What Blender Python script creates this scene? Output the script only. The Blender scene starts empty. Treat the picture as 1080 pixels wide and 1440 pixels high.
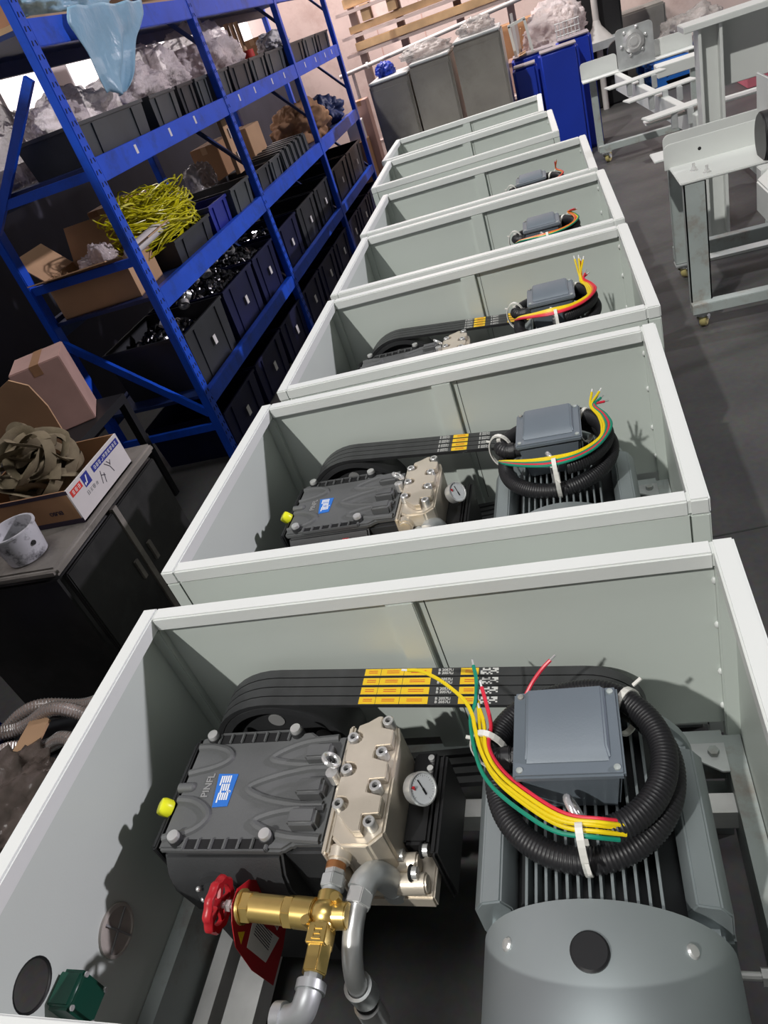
import bpy, bmesh, math, random
from mathutils import Vector, Matrix, Euler
PI = math.pi
scene = bpy.context.scene
C = scene.collection

# ------------------------------------------------------------------ camera
cam_data = bpy.data.cameras.new('camera')
cam = bpy.data.objects.new('camera', cam_data); C.objects.link(cam)
cam.matrix_world = (Matrix.Translation((0, 0, 1.7335)) @ Matrix.Rotation(math.radians(20.8437), 4, 'Z')
                    @ Matrix.Rotation(math.radians(56.9503), 4, 'X') @ Matrix.Rotation(math.radians(-20.9978), 4, 'Z'))
cam_data.sensor_fit = 'VERTICAL'; cam_data.sensor_height = 24.0
cam_data.lens = 1013.91 / 1440 * 24.0
cam_data.clip_start = 0.01; cam_data.clip_end = 100
scene.camera = cam

# ------------------------------------------------------------------ world, lights, exposure
w = bpy.data.worlds.new('hall_ambient'); scene.world = w; w.use_nodes = True
bg = w.node_tree.nodes['Background']; bg.inputs[0].default_value = (0.93, 0.95, 1.0, 1); bg.inputs[1].default_value = 0.055
def sun(name, d, strength, col, ang):
    l = bpy.data.lights.new(name, 'SUN'); l.energy = strength; l.color = col; l.angle = math.radians(ang)
    o = bpy.data.objects.new(name, l); C.objects.link(o)
    o.rotation_euler = Vector(d).to_track_quat('-Z', 'Y').to_euler(); o.location = Vector(d) * -8
sun('hall_light_front', (0.38, 0.80, -1.0), 2.1, (1.0, 0.985, 0.94), 1.2)
sun('hall_light_side', (-1.0, -0.34, -0.37), 1.82, (0.97, 0.91, 1.0), 2.0)
sun('hall_light_overhead', (0.05, 0.10, -1.0), 1.05, (1.0, 0.99, 0.98), 25)
al = bpy.data.lights.new('back_wall_fill', 'AREA'); al.shape = 'RECTANGLE'; al.size = 1.6; al.size_y = 0.4; al.energy = 260; al.color = (1.0, 0.90, 0.88)  # unseen area light, added to brighten the pink back wall
alo = bpy.data.objects.new('back_wall_fill', al); C.objects.link(alo); alo.location = (-1.7, 9.2, 4.3); alo.rotation_euler = Vector((-0.1, 0.35, -1.0)).to_track_quat('-Z', 'Y').to_euler()
vs = scene.view_settings
vs.view_transform = 'Standard'; vs.look = 'None'; vs.exposure = 0.0; vs.gamma = 1.0; vs.use_curve_mapping = False

# ------------------------------------------------------------------ materials
MATS = {}
def mat(name, col, rough=0.5, metal=0.0, var=0.10, scale=6.0, bump=0.0, bscale=60.0, dirt=None, dirt_amt=0.0, dscale=2.5,
        emit=None, estr=0.0, alpha=1.0, trans=0.0, coat=0.0, ior=1.45):
    if name in MATS: return MATS[name]
    m = bpy.data.materials.new(name); m.use_nodes = True; nt = m.node_tree; N = nt.nodes; L = nt.links
    b = N['Principled BSDF']; b.inputs['Roughness'].default_value = rough; b.inputs['Metallic'].default_value = metal
    b.inputs['IOR'].default_value = ior
    b.inputs['Coat Weight'].default_value = coat
    tc = N.new('ShaderNodeTexCoord')
    nz = N.new('ShaderNodeTexNoise'); nz.inputs['Scale'].default_value = scale; nz.inputs['Detail'].default_value = 4
    L.new(tc.outputs['Object'], nz.inputs['Vector'])
    rp = N.new('ShaderNodeValToRGB')
    c = Vector(col[:3])
    rp.color_ramp.elements[0].position = 0.3; rp.color_ramp.elements[1].position = 0.7
    rp.color_ramp.elements[0].color = (*(c * (1 - var)), 1); rp.color_ramp.elements[1].color = (*[min(1, x) for x in c * (1 + var)], 1)
    L.new(nz.outputs['Fac'], rp.inputs['Fac'])
    out = rp.outputs['Color']
    if dirt:
        n2 = N.new('ShaderNodeTexNoise'); n2.inputs['Scale'].default_value = dscale; n2.inputs['Detail'].default_value = 8; n2.inputs['Roughness'].default_value = 0.7
        L.new(tc.outputs['Object'], n2.inputs['Vector'])
        r2 = N.new('ShaderNodeValToRGB'); r2.color_ramp.elements[0].position = 0.5; r2.color_ramp.elements[1].position = 0.68
        r2.color_ramp.elements[0].color = (0, 0, 0, 1); r2.color_ramp.elements[1].color = (dirt_amt, dirt_amt, dirt_amt, 1)
        L.new(n2.outputs['Fac'], r2.inputs['Fac'])
        mx = N.new('ShaderNodeMix'); mx.data_type = 'RGBA'
        L.new(r2.outputs['Color'], mx.inputs['Factor']); L.new(out, mx.inputs['A']); mx.inputs['B'].default_value = (*dirt, 1)
        out = mx.outputs['Result']
    L.new(out, b.inputs['Base Color'])
    if bump:
        n3 = N.new('ShaderNodeTexNoise'); n3.inputs['Scale'].default_value = bscale; n3.inputs['Detail'].default_value = 3
        L.new(tc.outputs['Object'], n3.inputs['Vector'])
        bp = N.new('ShaderNodeBump'); bp.inputs['Strength'].default_value = bump; bp.inputs['Distance'].default_value = 0.01
        L.new(n3.outputs['Fac'], bp.inputs['Height']); L.new(bp.outputs['Normal'], b.inputs['Normal'])
    if emit:
        b.inputs['Emission Color'].default_value = (*emit, 1); b.inputs['Emission Strength'].default_value = estr
    if alpha < 1: b.inputs['Alpha'].default_value = alpha
    if trans: b.inputs['Transmission Weight'].default_value = trans
    MATS[name] = m; return m

def srgb(r, g, b):
    f = lambda c: (c / 255 / 12.92) if c <= 10 else ((c / 255 + 0.055) / 1.055) ** 2.4
    return (f(r), f(g), f(b))

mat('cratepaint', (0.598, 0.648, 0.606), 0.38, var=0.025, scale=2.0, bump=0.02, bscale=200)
mat('cratepaint_lit', (0.74, 0.765, 0.745), 0.35, var=0.02, scale=3.0, bump=0.03, bscale=250)  # crate paint made paler, overhead light on the rims put into the colour
mat('gap', (0.03, 0.035, 0.03), 0.8)
mat('castgrey', (0.105, 0.108, 0.110), 0.55, var=0.10, scale=8, bump=0.10, bscale=350)
mat('castdark', (0.035, 0.036, 0.038), 0.5, var=0.15, scale=8, bump=0.08, bscale=300)
mat('rubber', (0.016, 0.016, 0.018), 0.42, var=0.1)
mat('belt', (0.040, 0.041, 0.043), 0.40, var=0.2, scale=20)
mat('black', (0.010, 0.010, 0.011), 0.5)
mat('nickel', (0.68, 0.61, 0.51), 0.36, 0.45, var=0.07, scale=14, bump=0.03, bscale=200)
mat('steel', (0.70, 0.70, 0.69), 0.30, 0.6, var=0.08, scale=25)
mat('galv', (0.58, 0.60, 0.60), 0.42, 0.55, var=0.12, scale=14, bump=0.02)
mat('chrome', (0.80, 0.80, 0.79), 0.22, 0.65, var=0.05)
mat('brass', (0.72, 0.52, 0.18), 0.28, 0.85, var=0.08, scale=18)
mat('copper', (0.45, 0.20, 0.08), 0.4, 0.7)
mat('motorgrey', (0.30, 0.34, 0.35), 0.36, 0.45, var=0.05, scale=5, bump=0.03, bscale=300)
mat('boxgrey', (0.155, 0.185, 0.215), 0.42, 0.1, var=0.05, scale=6, bump=0.04, bscale=300)
mat('red', (0.42, 0.015, 0.022), 0.35, var=0.12, scale=10)
mat('redtag', (0.40, 0.012, 0.018), 0.4, var=0.08)
mat('yellowcap', (0.78, 0.80, 0.02), 0.35, var=0.03)
mat('white', (0.80, 0.80, 0.78), 0.45, var=0.03)
mat('labelblue', (0.03, 0.17, 0.60), 0.35, var=0.08)
mat('lettergrey', (0.27, 0.27, 0.27), 0.5)
mat('printyellow', (0.85, 0.55, 0.02), 0.45, var=0.05)
mat('printwhite', (0.62, 0.62, 0.60), 0.5)
mat('wireyellow', (0.80, 0.60, 0.01), 0.35, var=0.03)
mat('wirered', (0.70, 0.03, 0.06), 0.35, var=0.03)
mat('wiregreen', (0.01, 0.25, 0.16), 0.35, var=0.03)
mat('wireorange', (0.75, 0.22, 0.03), 0.35, var=0.03)
mat('tie', (0.78, 0.77, 0.72), 0.4, var=0.03)
mat('dial', (0.62, 0.64, 0.66), 0.3, var=0.05)
mat('greenpaint', (0.006, 0.055, 0.035), 0.35, var=0.1)
mat('brownplastic', (0.46, 0.42, 0.38), 0.25, var=0.1)
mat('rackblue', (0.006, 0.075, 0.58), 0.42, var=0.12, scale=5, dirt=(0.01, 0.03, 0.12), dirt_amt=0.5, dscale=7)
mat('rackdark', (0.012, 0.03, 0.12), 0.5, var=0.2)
mat('slot', (0.003, 0.005, 0.015), 0.8)
mat('binblack', (0.030, 0.032, 0.036), 0.45, var=0.2, scale=5)
mat('bingrey', (0.055, 0.062, 0.066), 0.45, var=0.2, scale=5)
mat('binblue_shaded', (0.004, 0.006, 0.045), 0.5, var=0.3, scale=5)  # binblue darkened for the lower bins, shade under the shelves in the colour
mat('galv_lit', (0.72, 0.72, 0.70), 0.45, 0.1, var=0.15, scale=9)  # galvanised steel made paler, light on the inner rails put into the colour
mat('wallshade', (0.022, 0.022, 0.034), 0.85, var=0.3, scale=2)  # lower wall near-black, shade behind the rack put into its colour
mat('binblue', (0.012, 0.022, 0.24), 0.42, var=0.15, scale=5)
mat('cardboard', (0.33, 0.18, 0.09), 0.8, var=0.12, scale=4, bump=0.03, bscale=80)
mat('cardlight', (0.48, 0.30, 0.17), 0.8, var=0.10, scale=4)
mat('cardpink', (0.44, 0.28, 0.24), 0.8, var=0.12, scale=5)
mat('cardwhite', (0.62, 0.59, 0.58), 0.6, var=0.06, scale=5)
mat('inkblue', (0.02, 0.03, 0.25), 0.5)
mat('inkred', (0.62, 0.04, 0.03), 0.5)
mat('inkdark', (0.03, 0.02, 0.04), 0.6)
mat('webbing', (0.19, 0.155, 0.095), 0.85, var=0.25, scale=20, bump=0.2, bscale=400)
mat('deskmetal', (0.20, 0.185, 0.165), 0.5, 0.2, var=0.25, scale=5, dirt=(0.06, 0.055, 0.05), dirt_amt=0.7, dscale=6)
mat('deskface', (0.020, 0.020, 0.020), 0.45, 0.2, var=0.3, scale=4, dirt=(0.05, 0.05, 0.048), dirt_amt=0.5, dscale=5)  # cabinet sides, far darker than the top
mat('bucket', (0.52, 0.52, 0.55), 0.5, var=0.1, dirt=(0.04, 0.04, 0.045), dirt_amt=1.0, dscale=22)
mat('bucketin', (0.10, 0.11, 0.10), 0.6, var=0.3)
mat('plasticwrap', (0.90, 0.80, 0.80), 0.12, var=0.08, scale=6, bump=1.0, bscale=55, alpha=0.60)
mat('plasticgrey', (0.45, 0.42, 0.40), 0.12, var=0.2, scale=12, bump=1.0, bscale=50, alpha=0.55)
mat('bluefilm', (0.30, 0.52, 0.68), 0.35, var=0.10, scale=5, bump=0.5, bscale=25, alpha=0.82)
mat('yellowstrap', (0.70, 0.66, 0.015), 0.3, var=0.25, scale=15)
mat('paper', (0.70, 0.68, 0.66), 0.7)
mat('stainless', (0.36, 0.34, 0.31), 0.34, 0.75, var=0.12, scale=3, dirt=(0.22, 0.20, 0.17), dirt_amt=0.6, dscale=2)
mat('bluetank', (0.010, 0.035, 0.36), 0.40, var=0.08, scale=3)
mat('greydust', (0.24, 0.21, 0.22), 0.8, var=0.2)
mat('wood', (0.46, 0.30, 0.16), 0.75, var=0.22, scale=5)
mat('whitesteel', (0.62, 0.64, 0.62), 0.38, var=0.04, scale=4)
mat('legsteel', (0.36, 0.40, 0.39), 0.45, var=0.08, scale=5, dirt=(0.20, 0.12, 0.07), dirt_amt=0.5, dscale=9)
mat('casteryellow', (0.50, 0.43, 0.18), 0.4, var=0.2)
mat('pipe', (0.55, 0.52, 0.50), 0.5, var=0.1)
mat('wallpink', (0.50, 0.40, 0.37), 0.85, var=0.10, scale=2, dirt=(0.32, 0.22, 0.19), dirt_amt=0.6, dscale=1.6)
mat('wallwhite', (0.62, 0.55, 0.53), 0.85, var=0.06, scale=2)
mat('windowlight', (0.9, 0.86, 0.86), 0.5, emit=(1.0, 0.90, 0.88), estr=1.6)
mat('concrete', (0.20, 0.19, 0.175), 0.85, var=0.2, scale=4)
mat('clearhose', (0.45, 0.36, 0.32), 0.12, var=0.2, alpha=0.75)
mat('bagdark', (0.20, 0.16, 0.14), 0.2, var=0.3, scale=12, bump=0.6, bscale=30, alpha=0.85)
mat('pinkcloth', (0.45, 0.12, 0.16), 0.7, var=0.1)
mat('palletblue', (0.01, 0.11, 0.42), 0.5, var=0.12)

# brushed sheet of the fan cowls: streaks run round the barrel
def cowl_mat():
    m = mat('cowlsheet', (0.43, 0.48, 0.49), 0.44, 0.60, var=0.04, scale=4); b = m.node_tree.nodes['Principled BSDF']
    b.inputs['Anisotropic'].default_value = 0.75
    tn = m.node_tree.nodes.new('ShaderNodeTangent'); tn.direction_type = 'RADIAL'; tn.axis = 'Y'
    m.node_tree.links.new(tn.outputs['Tangent'], b.inputs['Tangent']); return m
cowl_mat()

# floor: dark worn concrete with joints of dust and scuffs
def floor_mat():
    m = bpy.data.materials.new('floorpaint'); m.use_nodes = True; nt = m.node_tree; N = nt.nodes; L = nt.links
    b = N['Principled BSDF']; b.inputs['Roughness'].default_value = 0.52
    tc = N.new('ShaderNodeTexCoord')
    n1 = N.new('ShaderNodeTexNoise'); n1.inputs['Scale'].default_value = 0.8; n1.inputs['Detail'].default_value = 8; n1.inputs['Roughness'].default_value = 0.65
    L.new(tc.outputs['Object'], n1.inputs['Vector'])
    r1 = N.new('ShaderNodeValToRGB'); r1.color_ramp.elements[0].position = 0.35; r1.color_ramp.elements[1].position = 0.72
    r1.color_ramp.elements[0].color = (0.040, 0.041, 0.042, 1); r1.color_ramp.elements[1].color = (0.095, 0.090, 0.086, 1)
    L.new(n1.outputs['Fac'], r1.inputs['Fac'])
    n2 = N.new('ShaderNodeTexNoise'); n2.inputs['Scale'].default_value = 45; n2.inputs['Detail'].default_value = 5
    L.new(tc.outputs['Object'], n2.inputs['Vector'])
    mx = N.new('ShaderNodeMix'); mx.data_type = 'RGBA'; mx.blend_type = 'OVERLAY'; mx.inputs['Factor'].default_value = 0.35
    L.new(r1.outputs['Color'], mx.inputs['A']); L.new(n2.outputs['Color'], mx.inputs['B'])
    L.new(mx.outputs['Result'], b.inputs['Base Color'])
    return m
MATS['floorpaint'] = floor_mat()

# ------------------------------------------------------------------ mesh helpers
def frame(d, up=(0, 0, 1)):
    z = Vector(d).normalized(); u = Vector(up)
    if abs(z.dot(u)) > 0.99: u = Vector((0, 1, 0)) if abs(z.y) < 0.9 else Vector((1, 0, 0))
    x = u.cross(z).normalized(); y = z.cross(x)
    return x, y, z
def R(rx=0, ry=0, rz=0): return Euler((math.radians(rx), math.radians(ry), math.radians(rz))).to_matrix()
class MB:
    def __init__(s): s.v = []; s.f = []
    def add(s, vs_, fs):
        o = len(s.v); s.v += [tuple(p) for p in vs_]; s.f += [tuple(i + o for i in f) for f in fs]; return s
    def box(s, c, d, rot=None):
        c = Vector(c); h = Vector(d) / 2; P = []
        for z in (-1, 1):
            for y in (-1, 1):
                for x in (-1, 1):
                    p = Vector((x * h.x, y * h.y, z * h.z)); P.append(c + (rot @ p if rot else p))
        return s.add(P, [(0, 2, 3, 1), (4, 5, 7, 6), (0, 1, 5, 4), (2, 6, 7, 3), (0, 4, 6, 2), (1, 3, 7, 5)])
    def b2(s, x0, x1, y0, y1, z0, z1):
        return s.box(((x0 + x1) / 2, (y0 + y1) / 2, (z0 + z1) / 2), (x1 - x0, y1 - y0, z1 - z0))
    def bar(s, p0, p1, w_, h_, up=(0, 0, 1)):
        p0 = Vector(p0); p1 = Vector(p1); x, y, z = frame(p1 - p0, up); P = []
        for p in (p0, p1):
            for a, b in ((-1, -1), (1, -1), (1, 1), (-1, 1)): P.append(p + x * a * w_ / 2 + y * b * h_ / 2)
        return s.add(P, [(3, 2, 1, 0), (4, 5, 6, 7)] + [(i, (i + 1) % 4, 4 + (i + 1) % 4, 4 + i) for i in range(4)])
    def cyl(s, p0, p1, r0, r1=None, n=16, caps=True, ph=0.0):
        r1 = r0 if r1 is None else r1; p0 = Vector(p0); p1 = Vector(p1); x, y, z = frame(p1 - p0); P = []
        for p, r in ((p0, r0), (p1, r1)):
            for i in range(n):
                a = 2 * PI * i / n + ph; P.append(p + x * r * math.cos(a) + y * r * math.sin(a))
        F = [(i, (i + 1) % n, n + (i + 1) % n, n + i) for i in range(n)]
        if caps: F += [tuple(range(n - 1, -1, -1)), tuple(range(n, 2 * n))]
        return s.add(P, F)
    def lathe(s, prof, o, ax=(0, 0, 1), n=24, up=(0, 0, 1), closed=False):
        o = Vector(o); x, y, z = frame(ax, up); P = []; m = len(prof)
        for r, h in prof:
            for i in range(n):
                a = 2 * PI * i / n; P.append(o + z * h + x * r * math.cos(a) + y * r * math.sin(a))
        F = []
        for j in range(m if closed else m - 1):
            k = (j + 1) % m
            for i in range(n): F.append((j * n + i, j * n + (i + 1) % n, k * n + (i + 1) % n, k * n + i))
        if not closed:
            F += [tuple(range(n - 1, -1, -1)), tuple(range((m - 1) * n, m * n))]
        return s.add(P, F)
    def torus(s, c, ax, R_, r, n=24, m=8):
        return s.lathe([(R_ + r * math.cos(2 * PI * j / m), r * math.sin(2 * PI * j / m)) for j in range(m)], c, ax, n, closed=True)
    def tube(s, pts, r, n=8, up=(0, 0, 1), flat=None, caps=True):
        pts = [Vector(p) for p in pts]; m = len(pts); P = []
        t0 = (pts[1] - pts[0]).normalized(); x, y, z = frame(t0, up)
        for i, p in enumerate(pts):
            t = (pts[min(i + 1, m - 1)] - pts[max(i - 1, 0)]).normalized()
            x = (x - t * x.dot(t)).normalized(); y = t.cross(x)
            rr = r(i) if callable(r) else r
            for k in range(n):
                a = 2 * PI * (k + .5 * (n == 4)) / n
                P.append(p + x * math.cos(a) * rr * (flat[0] if flat else 1) + y * math.sin(a) * rr * (flat[1] if flat else 1))
        F = [(i * n + k, i * n + (k + 1) % n, (i + 1) * n + (k + 1) % n, (i + 1) * n + k) for i in range(m - 1) for k in range(n)]
        if caps: F += [tuple(range(n - 1, -1, -1)), tuple(range((m - 1) * n, m * n))]
        return s.add(P, F)
    def prism(s, poly, o, x, y, h):
        """poly (a,b) in plane o + a x + b y, extruded h along x cross y"""
        o = Vector(o); x = Vector(x); y = Vector(y); z = x.cross(y).normalized(); n = len(poly)
        P = [o + x * a + y * b for a, b in poly] + [o + x * a + y * b + z * h for a, b in poly]
        return s.add(P, [tuple(range(n - 1, -1, -1)), tuple(range(n, 2 * n))] + [(i, (i + 1) % n, n + (i + 1) % n, n + i) for i in range(n)])
    def sphere(s, c, r, n=12, m=8, sc=(1, 1, 1)):
        c = Vector(c); P = []
        for j in range(1, m):
            t = PI * j / m
            for i in range(n):
                a = 2 * PI * i / n; P.append(c + Vector((r * sc[0] * math.sin(t) * math.cos(a), r * sc[1] * math.sin(t) * math.sin(a), r * sc[2] * math.cos(t))))
        F = [(j * n + i, (j + 1) * n + i, (j + 1) * n + (i + 1) % n, j * n + (i + 1) % n) for j in range(m - 2) for i in range(n)]
        P += [c + Vector((0, 0, r * sc[2])), c - Vector((0, 0, r * sc[2]))]; a = len(P) - 2
        F += [(a, i, (i + 1) % n) for i in range(n)] + [(a + 1, (m - 2) * n + (i + 1) % n, (m - 2) * n + i) for i in range(n)]
        return s.add(P, F)
    def mesh(s, name, m, smooth=False, bevel=0.0, seg=2):
        me = bpy.data.meshes.new(name); me.from_pydata(s.v, [], s.f)
        bm = bmesh.new(); bm.from_mesh(me)
        bmesh.ops.recalc_face_normals(bm, faces=bm.faces)
        if bevel:
            ed = [e for e in bm.edges if len(e.link_faces) == 2 and e.calc_face_angle(0) > 0.6]
            bmesh.ops.bevel(bm, geom=ed, offset=bevel, segments=seg, affect='EDGES', clamp_overlap=True)
        bm.to_mesh(me); bm.free()
        me.materials.append(MATS[m])
        if smooth or bevel:
            for p in me.polygons: p.use_smooth = True
            me.set_sharp_from_angle(angle=math.radians(38))
        return me
    def build(s, name, m, parent=None, smooth=False, bevel=0.0, off=None, seg=2):
        o = bpy.data.objects.new(name, s.mesh(name, m, smooth, bevel, seg)); C.objects.link(o)
        if parent: o.parent = parent
        if off is not None: o.location = Vector(off)
        return o

def tag(o, label, cat, group=None):
    o['label'] = label; o['category'] = cat
    if group: o['group'] = group
    return o
def struct(o): o['kind'] = 'structure'; return o
def thing(name, label, cat, loc=(0, 0, 0), rz=0.0, group=None):
    o = bpy.data.objects.new(name, None); C.objects.link(o); o.location = loc; o.rotation_euler = (0, 0, rz)
    o.empty_display_size = 0.05
    return tag(o, label, cat, group)
def recenter(o):
    """move a mesh object's origin to the base centre of its bounds"""
    me = o.data; xs = [v.co.x for v in me.vertices]; ys = [v.co.y for v in me.vertices]; zs = [v.co.z for v in me.vertices]
    c = Vector(((min(xs) + max(xs)) / 2, (min(ys) + max(ys)) / 2, min(zs)))
    me.transform(Matrix.Translation(-c)); o.location = o.location + c; return o
def copy_tree(o, parent=None):
    c = o.copy(); C.objects.link(c)
    if parent: c.parent = parent
    for ch in list(o.children): copy_tree(ch, c)
    return c
def bezier(pts, n=8):
    """Catmull-Rom through points"""
    P = [Vector(p) for p in pts]; P = [P[0] * 2 - P[1]] + P + [P[-1] * 2 - P[-2]]; out = []
    for i in range(1, len(P) - 2):
        a, b, c, d = P[i - 1:i + 3]
        for k in range(n):
            t = k / n
            out.append(0.5 * ((2 * b) + (c - a) * t + (2 * a - 5 * b + 4 * c - d) * t * t + (3 * b - a - 3 * c + d) * t ** 3))
    out.append(P[-2]); return out
def text(s, size, o, x, y, m, parent=None, name='lettering', off=None, depth=0.0004, bold=0.0, shear=0.0, align='CENTER'):
    """flat lettering in plane o, x (reading direction), y (up), as mesh"""
    cu = bpy.data.curves.new('t', 'FONT'); cu.body = s; cu.size = size; cu.align_x = align; cu.align_y = 'CENTER'
    cu.extrude = depth; cu.offset = bold; cu.shear = shear; cu.resolution_u = 3
    ob = bpy.data.objects.new('t', cu); C.objects.link(ob)
    dg = bpy.context.evaluated_depsgraph_get(); me = bpy.data.meshes.new_from_object(ob.evaluated_get(dg))
    bpy.data.objects.remove(ob); bpy.data.curves.remove(cu)
    x = Vector(x).normalized(); y = Vector(y); y = (y - x * y.dot(x)).normalized(); z = x.cross(y)
    M_ = Matrix((x, y, z)).transposed().to_4x4(); M_.translation = Vector(o) + z * depth
    me.transform(M_); me.materials.clear(); me.materials.append(MATS[m])
    for p in me.polygons: p.material_index = 0
    r = bpy.data.objects.new(name, me); C.objects.link(r)
    if parent: r.parent = parent
    if off is not None: r.location = Vector(off)
    return r

# ================================================================== SETTING
fl = MB().b2(-3.6, 8.0, -5.0, 11.8, -0.1, 0.0).build('floor', 'floorpaint'); struct(fl)
# shallow saw joint across the slab
jt = MB().bar((0.05, 2.0, 0.0006), (3.2, 2.36, 0.0006), 0.006, 0.0012).build('floor_joint', 'gap', fl)

# ================================================================== ENCLOSURES
HW, HD, HT, RL = 0.65, 0.4366, 0.78, 0.04
CR = [(-0.45195, 0.68366, -0.01244), (-0.45437, 1.68404, -0.01761), (-0.41644, 2.65431, 0.00248), (-0.42155, 3.59178, 0.00593),
      (-0.45154, 4.53294, 0.00152), (-0.60427, 5.75510, 0.01876), (-0.67040, 6.68794, 0.00136)]
def plate_hole(a0, a1, b0, b1, holes, T, th, n=32):
    """rectangular sheet with round holes; T maps (a, b, t) to a point. holes: (a, b, r), sorted by a"""
    mb = MB(); cuts = [a0]
    for i in range(len(holes) - 1): cuts.append((holes[i][0] + holes[i][2] + holes[i + 1][0] - holes[i + 1][2]) / 2)
    cuts.append(a1)
    if not holes:
        P = [T(a, b, t) for t in (0, th) for a, b in ((a0, b0), (a1, b0), (a1, b1), (a0, b1))]
        return mb.add(P, [(3, 2, 1, 0), (4, 5, 6, 7)] + [(i, (i + 1) % 4, 4 + (i + 1) % 4, 4 + i) for i in range(4)])
    for k, (ha, hb, r) in enumerate(holes):
        c0, c1 = cuts[k], cuts[k + 1]; inner = []; outer = []
        for i in range(n):
            t = 2 * PI * i / n; dx, dy = math.cos(t), math.sin(t); inner.append((ha + r * dx, hb + r * dy))
            s = min(((c1 - ha) / dx if dx > 1e-9 else 1e9), ((c0 - ha) / dx if dx < -1e-9 else 1e9), ((b1 - hb) / dy if dy > 1e-9 else 1e9), ((b0 - hb) / dy if dy < -1e-9 else 1e9))
            outer.append((ha + s * dx, hb + s * dy))
        for ca, cb in ((c0, b0), (c1, b0), (c1, b1), (c0, b1)):       # pull the nearest ray end into each corner
            j = min(range(n), key=lambda i: (outer[i][0] - ca) ** 2 + (outer[i][1] - cb) ** 2); outer[j] = (ca, cb)
        P = [T(a, b, t) for t in (0, th) for ring in (inner, outer) for a, b in ring]
        F = []
        for i in range(n):
            j = (i + 1) % n
            F += [(i, j, n + j, n + i), (2 * n + j, 2 * n + i, 3 * n + i, 3 * n + j), (i, 2 * n + i, 2 * n + j, j), (n + i, n + j, 3 * n + j, 3 * n + i)]
        mb.add(P, F)
    return mb

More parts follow.
